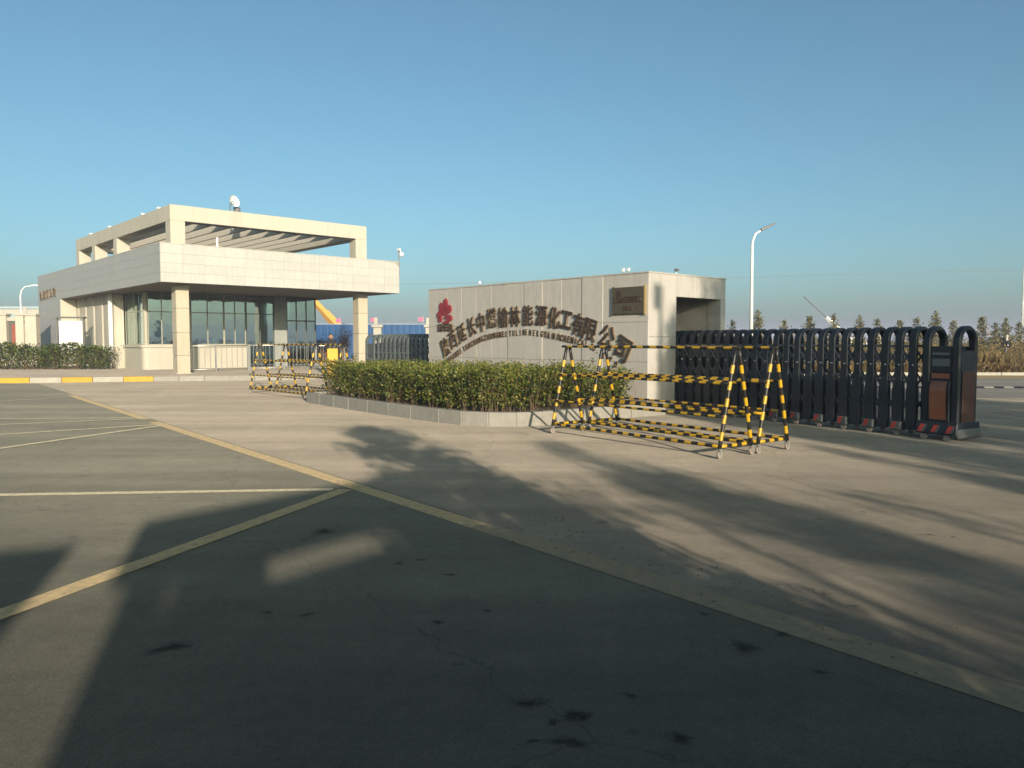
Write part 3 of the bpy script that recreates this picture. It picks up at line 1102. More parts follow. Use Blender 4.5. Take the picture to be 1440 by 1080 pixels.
# bronze plaque near the corner
qa, qb = face_pt(864.5, 405, P0), face_pt(907.5, 441, P0)
pq = thing('plaque', 'bronze plaque with dark raised text near the right end of the name wall', 'plaque',
           P0 + UX * ((qa[0] + qb[0]) / 2) + VX * 0.0 + Vector((0, 0, (qa[1] + qb[1]) / 2)), ROT)
hw, hh = abs(qa[0] - qb[0]) / 2, abs(qa[1] - qb[1]) / 2
obj('plate', MB().box(-0.055, -0.006, -hw, hw, -hh, hh), 'plaque', pq, bevel=0.008)
for y0, y1, z0, z1 in ((-hw - 0.02, -hw + 0.002, -hh - 0.02, hh + 0.02), (hw - 0.002, hw + 0.02, -hh - 0.02, hh + 0.02)):
    obj('rim', MB().box(-0.062, -0.004, y0, y1, z0, z1), 'brass' if y0 < 0 else 'plaque', pq)
obj('boss', MB().tube([(-0.07, hw * 0.62, hh * 0.55), (-0.05, hw * 0.62, hh * 0.55)], 0.07, 14), 'letter', pq)
for i, ch in enumerate('陕西延长中煤榆林能源化工'):
    put_glyph(ch, pq, 'letter', -0.055, hw * 0.78 - i * hw * 0.142, 0.03, 0, 0.115, 0.012, wide=0.75)
for i, ch in enumerate('有限公司'):
    put_glyph(ch, pq, 'letter', -0.055, hw * 0.2 - i * hw * 0.12, -0.17, 0, 0.075, 0.012)

# small spotlights along the top of the wall
def spot(px, py, label, scale=0.55):
    u, z = face_pt(px, py, P0 + VX * 0.1)
    t = thing('spotlight', label, 'spotlight', P0 + VX * 0.12 + UX * u + Vector((0, 0, WH)), ROT, 'small spotlights on the wall top')
    obj('stem', MB().tube([(0, 0, 0), (0, 0, 0.10)], 0.015, 6), 'lamp_grey', t)
    obj('lamp_head', MB().box(-0.06, 0.04, -0.06, 0.06, 0.08, 0.22), 'white', t, bevel=0.01)
    t.scale = (scale,) * 3
    return t


spot(674, 399, 'small white spotlight above the long characters on the name wall top')
spot(876, 384, 'left one of two white spotlights above the bronze plaque')
spot(883, 384, 'right one of two white spotlights above the bronze plaque')
spot_d = thing('wall_camera', 'small dark camera on the roof edge above the gate pocket', 'camera', P0 + VX * 1.15 + Vector((0, 0, WH)) + UX * 0.1, ROT)
obj('stem', MB().tube([(0, 0, 0), (0, 0, 0.12)], 0.015, 6), 'white', spot_d)
obj('camera_body', MB().box(-0.05, 0.05, -0.10, 0.06, 0.10, 0.18), 'lamp_grey', spot_d, bevel=0.01)
spot_d.scale = (0.7, 0.7, 0.7)

# ================================================================== PLANTER and hedge
pt = thing('planter', 'long raised planter edged with granite kerb in front of the name wall', 'planter', P0, ROT)
path2 = [(-0.02, 8.25), (-4.08, 8.0), (-4.35, 5.4), (-4.52, 2.6)]
cxr, cyr = -3.35, 1.15
arc = [(-4.55, 1.6), (-4.50, 0.95), (-4.28, 0.42), (-3.9, 0.05), (-3.4, -0.14)]
path2 += arc + [(-2.0, -0.20), (0.15, -0.40)]
KHT = 0.265
soil = MB().prism([(p[0] * 0.985, p[1] * 0.985) for p in path2] + [(0.0, 0.0)], 0.0, KHT - 0.05)
soil.f = soil.f
obj('soil', soil, 'soil', pt)
for (a, b) in zip(path2, path2[1:]):
    a, b = Vector((*a, 0)), Vector((*b, 0))
    d = b - a
    n = max(1, round(d.length / 1.0))
    dn = d.normalized()
    inn = Vector((-dn.y, dn.x, 0)) * 0.16
    for i in range(n):
        p, q = a + d * (i / n), a + d * ((i + 1) / n)
        g_ = dn * 0.004
        mb = MB().prism([(p + g_).xy[:], (q - g_).xy[:], (q - g_ + inn).xy[:], (p + g_ + inn).xy[:]], -0.02, KHT)
        obj('kerb_stone', mb, 'kerb', pt, bevel=0.012)

hd = thing('hedge', 'clipped green and yellow hedge filling the planter before the name wall', 'hedge', P0, ROT)
rh = random.Random(3)
hm = MB()


def inside_planter(x, y, m):
    if x > -0.25 or y > 7.85 - m * 0.5 or x < -4.36 + m * 0.8 + max(0, (y - 2.6)) * 0.075:
        return False
    if y < 0.10 + m * 0.6:
        return False
    if x < -3.35 and y < 1.2:
        return (x + 3.35) ** 2 + (y - 1.2) ** 2 < (1.05 - m * 0.6) ** 2
    return True


def top_h(x, y):
    return 1.0 + 0.05 * math.sin(x * 3.1 + y * 1.7) + 0.05 * math.sin(y * 5.3 - x * 2.0) + 0.03 * math.sin(13 * y + 7 * x)


plants = []
while len(plants) < 330:
    x, y = rh.uniform(-4.4, -0.25), rh.uniform(0.1, 7.9)
    if inside_planter(x, y, 0.35):
        edge = not inside_planter(x, y, 0.9)
        if edge or rh.random() < 0.55:
            plants.append((x, y, top_h(x, y) + rh.uniform(-0.06, 0.06), edge))
hpts = []
stems = MB()
for x, y, h, edge in plants:
    n = 300 if edge else 120
    nst = 4 if edge else 2
    for k in range(nst):
        ax, ay = rh.gauss(0, 0.07), rh.gauss(0, 0.07)
        stems.tube([(x + ax * 0.3, y + ay * 0.3, 0.18), (x + ax, y + ay, h * 0.6), (x + ax * 1.9, y + ay * 1.9, h - 0.05)], [0.007, 0.005, 0.002], 4, cap=False)
    for k in range(n):
        t = rh.random() ** 0.72
        z = 0.27 + (h - 0.27) * t
        rr = 0.17 + 0.06 * t
        px, py = x + rh.gauss(0, rr * 0.75), y + rh.gauss(0, rr * 0.75)
        if inside_planter(px, py, 0.12) or rh.random() < 0.12:
            hpts.append((px, py, z + rh.uniform(-0.02, 0.05)))
    if rh.random() < 0.05:
        for k in range(22):
            t = rh.random()
            hpts.append((x + rh.gauss(0, 0.02), y + rh.gauss(0, 0.02), h + 0.22 * t))


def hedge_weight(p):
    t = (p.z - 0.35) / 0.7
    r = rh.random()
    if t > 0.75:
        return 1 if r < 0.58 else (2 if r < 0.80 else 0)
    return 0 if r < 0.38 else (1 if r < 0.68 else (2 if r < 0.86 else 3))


leaves(hm, hpts, 0.062, 4, 0.35, hedge_weight, rh)
tag(obj('foliage', hm, ['leaf_a', 'leaf_b', 'leaf_c', 'leaf_d'], hd), kind='stuff')
tag(obj('stem', stems, 'twig', hd), kind='stuff')

# dull hedge in front of the gatehouse on the left
lh = thing('hedge', 'dark brownish hedge along the pavement left of the gatehouse', 'hedge', (-20, 38.2, 0.19))
hm2, st2 = MB(), MB()
hp2 = []
for k in range(26000):
    x = -rh.random() * 16
    y = rh.uniform(0, 1.5) ** 1.0
    if rh.random() < 0.6:
        y = rh.uniform(0, 0.35)
    h = 1.18 + 0.10 * math.sin(x * 2.1) + 0.07 * math.sin(x * 5.7 + y) + 0.05 * math.sin(x * 13)
    z = h * rh.random() ** 0.7
    if x > -0.3 and rh.random() < 0.5:
        continue
    hp2.append((x + rh.gauss(0, 0.05), y + rh.gauss(0, 0.06), z + 0.03))
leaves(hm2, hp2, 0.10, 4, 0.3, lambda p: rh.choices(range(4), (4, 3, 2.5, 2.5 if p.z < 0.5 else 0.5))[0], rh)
for k in range(220):
    x, y = -rh.random() * 16, rh.uniform(0.05, 1.4)
    st2.tube([(x, y, -0.02), (x + rh.gauss(0, 0.1), y + rh.gauss(0, 0.1), rh.uniform(0.9, 1.4))], [0.015, 0.004], 4, cap=False)
tag(obj('foliage', hm2, ['leaf_a', 'leaf_d', 'leaf_b', 'leaf_e'], lh), kind='stuff')
tag(obj('stem', st2, 'twig', lh), kind='stuff')

# ================================================================== RETRACTABLE GATES
def arch_outline(hw, zt, zb, tw, n=10):
    out = [(-hw, zb)]
    r = hw
    for k in range(n + 1):
        t = math.pi - math.pi * k / n
        out.append((r * math.cos(t), zt - r + r * math.sin(t)))
    out.append((hw, zb))
    ri = hw - tw
    inn = [(ri, zb)]
    for k in range(n + 1):
        t = math.pi * k / n
        inn.append((ri * math.cos(t), zt - r + ri * math.sin(t)))
    inn.append((-ri, zb))
    return out, inn


def arch_mesh(hw, zt, zb, tw, x0, x1, m='gate'):
    out, inn = arch_outline(hw, zt, zb, tw)
    inn = inn[::-1]
    mb = MB()
    n = len(out)
    vs = [(x0, *p) for p in out] + [(x0, *p) for p in inn] + [(x1, *p) for p in out] + [(x1, *p) for p in inn]
    fs = []
    for i in range(n - 1):
        fs += [(i, i + 1, n + i + 1, n + i), (2 * n + i, 3 * n + i, 3 * n + i + 1, 2 * n + i + 1),
               (i, 2 * n + i, 2 * n + i + 1, i + 1), (n + i, n + i + 1, 3 * n + i + 1, 3 * n + i)]
    fs += [(0, n, 3 * n, 2 * n), (n - 1, 3 * n - 1, 4 * n - 1, 2 * n - 1)]
    mb.add(vs, fs)
    return mb


def build_gate(name, label, S, E, pitch, main, group):
    d = (E - S)
    d.z = 0
    L_ = d.length
    ang_ = math.atan2(d.y, d.x)
    t = thing(name, label, 'gate', S, ang_, group)
    n = int(L_ / pitch)
    arch = arch_mesh(0.235, 1.85, 0.20, 0.068, -0.068, 0.068).mesh('arch_frame', main)
    low = MB()
    for sgn in (-1, 1):
        y0, y1 = (0.19, 0.255) if sgn > 0 else (-0.255, -0.19)
        low.add([(-0.085, y0, 0.12), (0.085, y0, 0.12), (0.085, y1, 0.12), (-0.085, y1, 0.12), (-0.085, y0, 0.80), (0.085, y0, 0.80), (0.085, y1, 0.80), (-0.085, y1, 0.80),
                 (-0.05, y0 + 0.01, 1.0), (0.05, y0 + 0.01, 1.0), (0.05, y1 - 0.01, 1.0), (-0.05, y1 - 0.01, 1.0)],
                [(0, 3, 2, 1), (0, 1, 5, 4), (1, 2, 6, 5), (2, 3, 7, 6), (3, 0, 4, 7), (4, 5, 9, 8), (5, 6, 10, 9), (6, 7, 11, 10), (7, 4, 8, 11), (8, 9, 10, 11)])
    lowm = low.mesh('leg_cover', main)
    knob = MB().ball((0.0, 0, 0), 0.022, 8).mesh('hinge_knob', 'chrome')
    lat = MB()
    for sgn in (-1, 1):
        y = 0.215 * sgn
        for z0, z1 in ((0.32, 0.74), (0.74, 1.16), (1.16, 1.52)):
            for a, b, o_ in ((z0, z1, 0.006), (z1, z0, -0.006)):
                w = 0.030
                lat.add([(0, y + o_, a - w), (pitch, y + o_, b - w), (pitch, y + o_, b + w), (0, y + o_, a + w),
                         (0, y + o_ + 0.008, a - w), (pitch, y + o_ + 0.008, b - w), (pitch, y + o_ + 0.008, b + w), (0, y + o_ + 0.008, a + w)],
                        [(0, 1, 2, 3), (7, 6, 5, 4), (0, 4, 5, 1), (3, 2, 6, 7)])
        lat.box(0.055, pitch - 0.055, y - 0.012, y + 0.012, 1.50, 1.54)
    latm = lat.mesh('lattice_bar', 'lattice')
    foot = MB()
    for sgn in (-1,):
        y0 = 0.0
        foot.prism([(-0.10, y0 - 0.075), (0.10, y0 - 0.075), (0.10, y0 + 0.075), (-0.10, y0 + 0.075)], 0.09, 0.24)
    footm = foot.mesh('foot', 'foot_grey')
    refl = MB()
    refl.add([(-0.085, -0.281, 0.12), (-0.02, -0.281, 0.12), (0.03, -0.281, 0.235), (-0.035, -0.281, 0.235)], [(0, 1, 2, 3)], 0)
    refl.add([(-0.015, -0.281, 0.12), (0.02, -0.281, 0.12), (0.07, -0.281, 0.235), (0.035, -0.281, 0.235)], [(0, 1, 2, 3)], 1)
    refm = refl.mesh('reflector', ['red', 'foot_grey'])
    whl = MB()
    whl.disc_y((0, 0, 0.05), 0.05, 0.04, 12)
    whm = whl.mesh('wheel', 'wheel')
    for i in range(n + 1):
        jit = random.uniform(-0.006, 0.006)
        a = link('arch_frame', arch, t, (pitch * i + jit, random.uniform(-0.01, 0.01), 0), (0, random.uniform(-0.006, 0.006), 0), 0.012)
        link('leg_cover', lowm, a)
        for sgn in (-1, 1):
            link('hinge_knob', knob, a, (0.04, 0.262 * sgn, 1.20))
        if i < n:
            link('lattice_bar', latm, a)
        if i % 2 == 0:
            for sgn in (-1, 1):
                link('foot', footm, a, (0, 0.20 * sgn, 0), bevel=0.015)
                link('wheel', whm, a, (0, 0.20 * sgn, 0))
            link('reflector', refm, a)
    # the drive unit at the end
    hx = pitch * n + 0.28
    hu = bpy.data.objects.new('drive_unit', None)
    COL.objects.link(hu)
    hu.parent = t
    hu.location = (hx, 0, 0)

    def hp_(nm, mb, m, **k):
        return obj(nm, mb, m, hu, **k)
    for x in (-0.10, 0.38):
        hp_('arch_frame', arch_mesh(0.27, 1.85, 0.12, 0.075, x, x + 0.13), main, bevel=0.02)
    hp_('body', sub_prism('x', [(-0.29, 0.30), (-0.31, 0.86), (-0.24, 1.02), (-0.23, 1.10), (0.23, 1.10), (0.24, 1.02), (0.31, 0.86), (0.29, 0.30)], 0.032, 0.378), main, bevel=0.01)
    hp_('display_box', MB().box(0.032, 0.378, -0.25, 0.25, 1.102, 1.52), main, bevel=0.01)
    for z0, z1 in ((1.20, 1.32), (1.38, 1.42)):
        hp_('display', MB().box(0.06, 0.35, -0.256, -0.2505, z0, z1), 'dark_glass')
    cp = MB()
    prof = [(-0.295, 0.34), (-0.318, 0.60), (-0.322, 0.80), (-0.315, 0.86), (-0.30, 0.91), (-0.27, 0.96)]
    for (a, b), (c, e) in zip(prof, prof[1:]):
        cp.add([(0.07, a - 0.012, b), (0.34, a - 0.012, b), (0.34, c - 0.012, e), (0.07, c - 0.012, e)], [(0, 1, 2, 3)])
    hp_('copper_panel', cp, 'copper', smooth=True)
    hp_('copper_strip', MB().box(0.06, 0.35, -0.262, -0.232, 1.0, 1.085), 'copper')
    hp_('end_panel', MB().box(0.512, 0.522, -0.18, 0.18, 0.22, 1.12), 'copper_dark', bevel=0.004)
    hp_('end_box', MB().box(0.40, 0.505, -0.19, 0.19, 0.15, 1.45), main)
    hp_('bumper', sub_prism('x', [(-0.36, 0.10), (-0.33, 0.30), (0.33, 0.30), (0.36, 0.10)], -0.14, 0.54), main, bevel=0.015)
    hp_('corner_foot', MB().box(0.50, 0.57, -0.34, 0.34, 0.05, 0.20), 'foot_grey', bevel=0.02)
    st = MB()
    for x in (-0.10, 0.12, 0.36):
        st.add([(x, -0.3605, 0.13), (x + 0.07, -0.3605, 0.13), (x + 0.12, -0.3425, 0.25), (x + 0.05, -0.3425, 0.25)], [(0, 1, 2, 3)], 0)
        st.add([(x + 0.075, -0.3605, 0.13), (x + 0.11, -0.3605, 0.13), (x + 0.16, -0.3425, 0.25), (x + 0.125, -0.3425, 0.25)], [(0, 1, 2, 3)], 1)
    hp_('reflector', st, ['red', 'foot_grey'])
    for x in (-0.02, 0.36):
        for y in (-0.28, 0.28):
            hp_('wheel', MB().disc_y((x, y, 0.06), 0.06, 0.05, 12), 'wheel')
    return t


build_gate('sliding_gate', 'dark retractable arch gate drawn out to the right of the name wall', Vector((3.80, 18.05, 0)), Vector((7.02, 12.78, 0)), 0.258, 'gate', 'retractable gates')
build_gate('sliding_gate', 'grey retractable arch gate between the name wall and the gatehouse', P0 + UX * 8.0 + VX * 1.3, P0 + UX * 12.9 + VX * 1.35, 0.262, 'gate_grey', 'retractable gates')

# ================================================================== A-FRAME BARRIERS
def stripe_tube(a, b, r, band=0.105, phase=0, n=10, black_end=False):
    a, b = Vector(a), Vector(b)
    L_ = (b - a).length
    k = max(2, round(L_ / band))
    pts = [a + (b - a) * (i / k) for i in range(k + 1)]
    mats = [(i + phase) % 2 for i in range(k)]
    if black_end:
        mats[-1] = 0
    return MB().tube(pts, r, n, mats=mats)


BL, BW, BH = 3.6, 0.70, 1.50
SM = ['black', 'stripe_yellow']


def build_barrier(label, loc, dirv):
    t = thing('road_barrier', label, 'barrier', loc, math.atan2(dirv.y, dirv.x), 'striped A-frame barriers')
    for x in (0.0, BL):
        for s in (0, 1):
            y = BW * s
            top = (x, BW / 2 + (y - BW / 2) * 0.10, BH)
            leg = obj('leg', stripe_tube((x, y, 0.13), top, 0.028, 0.115, phase=0, black_end=True), SM, t, smooth=True)
            obj('fork', MB().box(x - 0.03, x - 0.02, y - 0.018, y + 0.018, 0.03, 0.125).box(x + 0.02, x + 0.03, y - 0.018, y + 0.018, 0.03, 0.125).box(x - 0.03, x + 0.03, y - 0.02, y + 0.02, 0.1255, 0.135), 'steel', leg)
            obj('wheel', MB().tube([(x - 0.016, y, 0.05), (x + 0.016, y, 0.05)], 0.05, 14), 'wheel', leg)
        obj('crossbar', stripe_tube((x, 0.03, 0.165), (x, BW - 0.03, 0.165), 0.026, 0.10, 1), SM, t, smooth=True)
    for s in (0, 1):
        for z, over in ((0.165, 0.0), (0.57, 0.12), (1.02, 0.16)):
            f = (z - 0.13) / (BH - 0.13)
            y = BW / 2 + (BW * s - BW / 2) * (1 - f * 0.9) + (0.045 if s else -0.045) * (0 if z < 0.2 else 1)
            if z > 0.9 and s == 1:
                y -= 0.03
            ph = random.randrange(2)
            obj('rail', stripe_tube((-over, y, z), (BL + 0.01, y, z), 0.025 if z < 0.2 else 0.019, 0.125, ph), SM, t, smooth=True)
    obj('top_rail', stripe_tube((-0.16, BW / 2, BH + 0.01), (BL + 0.06, BW / 2, BH + 0.01), 0.020, 0.14), SM, t, smooth=True)
    return t


d1 = Vector((0.59, -0.807, 0)).normalized()
c1 = Vector((0.807, 0.59, 0)).normalized()
b1 = Vector((0.705, 13.35, 0))
build_barrier('nearer striped barrier of the pair beside the planter corner, closest to the viewer', b1, d1)
d2 = Vector((0.673, -0.74, 0)).normalized()
c2 = Vector((0.74, 0.673, 0)).normalized()
b2 = Vector((-8.08, 23.7, 0))
proto = build_barrier('front striped barrier of the pair before the gatehouse railing', b2, d2)
for lab, base, dd, cc in (('rear striped barrier of the right pair, on the sliding gate side', b1, d1, c1), ('rear striped barrier of the gatehouse pair, partly behind the hedge end', b2, d2, c2)):
    o = copy_tree(proto)
    o['label'] = lab
    o.location = base + cc * 0.85
    o.rotation_euler = (0, 0, math.atan2(dd.y, dd.x))

# ================================================================== RAILINGS before the gatehouse
def railing(label, x0, x1, y, h, step, m, posts):
    t = thing('railing', label, 'railing', C0 + VX * x0 + UX * y + Vector((0, 0, 0.195)), ROT, 'metal railings before the gatehouse')
    L_ = x1 - x0
    obj('top_rail', MB().tube([(0, 0, h), (L_, 0, h)], 0.028, 8), m, t, smooth=True)
    obj('bottom_rail', MB().tube([(0, 0, 0.12), (L_, 0, 0.12)], 0.018, 8), m, t, smooth=True)
    bar = MB().tube([(0, 0, 0.12), (0, 0, h)], 0.012, 6).mesh('bar', m)
    n = int(L_ / step)
    for i in range(1, n):
        link('bar', bar, t, (L_ * i / n, 0, 0))
    for x in posts:
        obj('post', MB().box(L_ * x - 0.035, L_ * x + 0.035, -0.035, 0.035, 0, h + 0.04), m, t)
    return t


railing('short steel railing with upright bars right of the near gatehouse column', 0.62, 3.65, 1.2, 1.20, 0.24, 'steel', (0.0, 0.5, 1.0))
railing('longer steel railing before the glass doors of the gatehouse', 3.75, 7.2, 1.25, 1.22, 0.20, 'steel', (0.0, 0.5, 1.0))
railing('last steel railing ending at the far gatehouse column', 7.25, 8.9, 1.3, 1.18, 0.13, 'steel', (0.0, 1.0))

# ================================================================== NOTICE BOARD, cabinet, person
nb = thing('notice_board', 'blank white notice board in a dark frame above the left hedge', 'notice board', (-23.2, 40.6, 0.19), R(12))
obj('board', MB().box(-0.56, 0.56, -0.03, 0.03, 0.95, 2.48), 'white', nb)
obj('canopy', MB().box(-0.66, 0.72, -0.25, 0.2, 2.62, 2.70), 'frame_dark', nb)
for x in (-0.66, 0.60):
    obj('post', MB().box(x, x + 0.06, -0.04, 0.04, 0, 2.62), 'frame_dark', nb)

yc = thing('boom_cabinet', 'yellow barrier gate cabinet with two black studs on top', 'cabinet', (-7.56, 32.5, 0.0), R(10))
obj('housing', MB().box(-0.22, 0.22, -0.18, 0.18, 0.05, 1.30), 'yellow_box', yc, bevel=0.02)
obj('base_plate', MB().box(-0.26, 0.26, -0.22, 0.22, 0, 0.05), 'black', yc)
for x in (-0.10, 0.08):
    obj('stud', MB().box(x - 0.035, x + 0.035, -0.04, 0.04, 1.30, 1.43), 'black', yc)
obj('door_panel', MB().box(-0.17, 0.17, -0.188, -0.181, 0.15, 0.85), 'yellow_box', yc, bevel=0.003)


def skin_body(name, verts, edges, radii, m, parent, loc):
    me = bpy.data.meshes.new(name)
    me.from_pydata(verts, edges, [])
    me.materials.append(M[m])
    o = link(name, me, parent, loc)
    s = o.modifiers.new('skin', 'SKIN')
    for i, r in enumerate(radii):
        sv = me.skin_vertices[0].data[i]
        sv.radius = (r[0], r[1]) if isinstance(r, tuple) else (r, r)
        sv.use_root = (i == 0)
    sub = o.modifiers.new('sub', 'SUBSURF')
    sub.levels = sub.render_levels = 2
    for p in me.polygons:
        p.use_smooth = True
    return o


pe = thing('person', 'person in black jacket standing behind the yellow barrier cabinet', 'person', (-7.98, 34.0, 0.20), R(15))
bv = [(0, 0, 0.93), (0, 0, 1.10), (0, 0, 1.28), (0, 0, 1.40), (0, 0.0, 1.47), (0, -0.005, 1.53),
      (0.16, 0, 1.385), (0.23, 0.02, 1.12), (0.22, -0.08, 0.90), (-0.16, 0, 1.385), (-0.23, 0.02, 1.12), (-0.22, -0.08, 0.90),
      (0.09, 0, 0.86), (0.10, -0.01, 0.48), (0.10, 0.03, 0.09), (0.105, -0.10, 0.045), (-0.09, 0, 0.86), (-0.10, -0.01, 0.48), (-0.10, 0.03, 0.09), (-0.105, -0.10, 0.045)]
be = [(0, 1), (1, 2), (2, 3), (3, 4), (4, 5), (3, 6), (6, 7), (7, 8), (3, 9), (9, 10), (10, 11), (0, 12), (12, 13), (13, 14), (14, 15), (0, 16), (16, 17), (17, 18), (18, 19)]
br = [(0.16, 0.12), (0.15, 0.11), (0.17, 0.12), (0.14, 0.10), 0.06, 0.05, 0.075, 0.055, 0.042, 0.075, 0.055, 0.042, 0.09, 0.07, 0.05, 0.045, 0.09, 0.07, 0.05, 0.045]
skin_body('body', bv, be, br, 'cloth', pe, (0, 0, 0))
hdm = MB().ball((0, -0.01, 1.60), 0.088, 16, sz=1.30)
hdm.ball((0, -0.10, 1.595), 0.018, 8)
for s in (-1, 1):
    hdm.ball((0.088 * s, 0.0, 1.60), 0.022, 8, sz=1.4)
    hdm.ball((0.033 * s, -0.088, 1.62), 0.013, 8, 1)
hdm.add([(-0.03, -0.092, 1.548), (0.03, -0.092, 1.548), (0.028, -0.09, 1.556), (-0.028, -0.09, 1.556)], [(0, 1, 2, 3)], 1)
obj('head', hdm, ['skin', 'hair'], pe, smooth=True)
hm_ = MB().ball((0, 0.018, 1.635), 0.096, 16, sz=1.05)
obj('hair', hm_, 'hair', pe, smooth=True)
for s in (-1, 1):
    hb = MB()
    hb.box(0.22 * s - 0.02, 0.22 * s + 0.02, -0.11, -0.07, 0.80, 0.89)
    for k in range(4):
        y = -0.115 + k * 0.015
        ln = (0.07, 0.08, 0.078, 0.06)[k]
        hb.tube([(0.22 * s, y, 0.80), (0.22 * s, y - 0.005, 0.80 - ln * 0.6), (0.215 * s, y - 0.012, 0.80 - ln)], [0.008, 0.0075, 0.006], 6)
    hb.tube([(0.22 * s, -0.11, 0.86), (0.21 * s, -0.135, 0.82), (0.205 * s, -0.14, 0.79)], [0.010, 0.009, 0.007], 6)
    obj('hand', hb, 'skin', pe, bevel=0.008)

# ================================================================== ROOF FITTINGS on the gatehouse
def gl(x, y, z):
    return C0 + VX * x + UX * y + Vector((0, 0, z))


fl_ = thing('floodlight', 'round white floodlight with grey ballast box on the gatehouse front beam', 'floodlight', gl(2.72, 0.3, PZ1), ROT + R(20))
bowl = MB()
ang0 = R(35)
rings = [(0.0, 0.06), (0.10, 0.14), (0.20, 0.24), (0.26, 0.27)]
rot = Matrix.Rotation(R(-65), 3, 'X') @ Matrix.Rotation(R(0), 3, 'Z')
for i in range(len(rings)):
    for k in range(18):
        t = 2 * math.pi * k / 18
        v = Vector((rings[i][1] * math.cos(t), rings[i][1] * math.sin(t), rings[i][0]))
        bowl.v.append(tuple(Matrix.Rotation(R(75), 3, 'X') @ v + Vector((-0.06, 0.1, 0.42))))
for i in range(len(rings) - 1):
    for k in range(18):
        a, b = i * 18 + k, i * 18 + (k + 1) % 18
        bowl.face([a, b, b + 18, a + 18])
bowl.face([k for k in range(18)][::-1])
obj('reflector_bowl', bowl, 'white', fl_, smooth=True)
obj('lamp_bulb', MB().ball((-0.06, -0.02, 0.40), 0.09, 10, sz=1.2), 'chrome', fl_, smooth=True)
obj('bracket', MB().tube([(-0.06, 0.15, 0.0), (-0.06, 0.15, 0.35)], 0.03, 8), 'lamp_grey', fl_)
obj('ballast_box', MB().box(0.10, 0.34, -0.10, 0.14, 0.02, 0.26), 'lamp_grey', fl_, bevel=0.02)

cm = thing('security_camera', 'white security camera on a thin pole at the right end of the gatehouse fascia', 'camera', gl(FX1 + 0.10, FY0 + 0.15, 4.9), ROT)
obj('pole', MB().tube([(0, 0, 0), (0, 0, 1.35)], 0.03, 8), 'lamp_grey', cm)
obj('arm', MB().tube([(0, 0, 1.32), (0.12, 0, 1.32)], 0.02, 6), 'white', cm)
obj('dome', MB().ball((0.14, -0.02, 1.17), 0.12, 12, sz=1.1), 'white', cm, smooth=True)
obj('camera_housing', MB().box(-0.10, 0.02, -0.16, 0.08, 1.33, 1.45), 'white', cm, bevel=0.02)
obj('bracket', MB().box(-0.12, 0.0, -0.03, 0.03, 0.05, 0.10), 'lamp_grey', cm)

for y, lab in ((2.0, 'small white lamp on the gatehouse side beam nearest the front corner'), (4.2, 'second small white lamp along the gatehouse side beam'), (9.6, 'third small white lamp along the gatehouse side beam'), (13.2, 'last small white lamp along the gatehouse side beam')):
    t = thing('beam_lamp', lab, 'lamp', gl(PX0 + 0.2, y, PZ1), ROT, 'small lamps on the gatehouse side beam')
    obj('stem', MB().tube([(0, 0, 0), (0, 0, 0.12)], 0.02, 6), 'lamp_grey', t)
    obj('lamp_head', MB().box(-0.10, 0.06, -0.08, 0.08, 0.06, 0.14), 'white', t, bevel=0.02)

# ================================================================== LEFT BACKGROUND: pillars, lamp, building
pw_ = thing('perimeter_wall', 'cream pillared perimeter wall with red brown boards left of the gatehouse', 'wall', (-27.0, 44.0, 0.0), R(2))
xw = 0.0
obj('base_wall', MB().box(-9, 0.0, -0.1, 0.1, 0, 0.9), 'offwhite', pw_)
for i, (a, b) in enumerate(((-0.62, 0.0), (-1.16, -0.70), (-2.06, -1.66), (-3.1, -2.6), (-4.1, -3.7), (-5.1, -4.7), (-6.1, -5.7))):
    p = obj('pillar', MB().box(a, b, -0.22, 0.22, 0, 3.05), 'cream', pw_, bevel=0.02)
    obj('cap', MB().box(a - 0.05, b + 0.05, -0.27, 0.27, 3.05, 3.17), 'offwhite', p, bevel=0.015)
obj('recess_panel', MB().box(-0.70, -0.62, -0.12, 0.12, 0.9, 2.6), 'frame', pw_)
for a, b in ((-1.66, -1.16), (-2.6, -2.06), (-3.7, -3.1), (-4.7, -4.1)):
    obj('board', MB().box(b - 0.28, b - 0.02, -0.08, -0.03, 0.9, 2.55), 'redbrown', pw_)
    obj('back_panel', MB().box(a, b, 0.0, 0.05, 0.9, 2.75), 'frame_dark', pw_)
obj('coping', MB().box(-6.1, -0.62, -0.1, 0.1, 2.76, 2.95), 'offwhite', pw_)

sl = thing('street_lamp', 'white single arm street lamp beyond the pillared wall at the left edge', 'street lamp', (-54.0, 85, 0), 0, 'white street lamps')
obj('pole', MB().tube([(0, 0, 0), (0, 0, 6.6), (0.15, 0, 7.2), (0.55, 0, 7.6), (1.5, 0, 7.72)], [0.11, 0.08, 0.07, 0.06, 0.045], 8), 'white', sl, smooth=True)
obj('lamp_head', MB().box(1.3, 2.0, -0.12, 0.12, 7.66, 7.80), 'white', sl, bevel=0.03)
obj('banner', MB().box(0.28, 0.60, -0.02, 0.02, 3.6, 5.4), 'offwhite', sl)

wb = thing('factory_shed', 'pale flat roofed shed with a blue grey band far beyond the pillars', 'building', (-95, 128, 0))
obj('wall', MB().box(-22, 17, 0, 14, 0, 7.0), 'offwhite', wb)
obj('roof', MB().box(-22.3, 17.3, -0.3, 14.3, 7.0, 7.35), 'roofblue', wb)
for i in range(8):
    w = obj('window', MB().box(-20 + 4.4 * i, -17 + 4.4 * i, -0.12, 0.0 - 0.004, 4.3, 6.2), 'roofblue', wb)

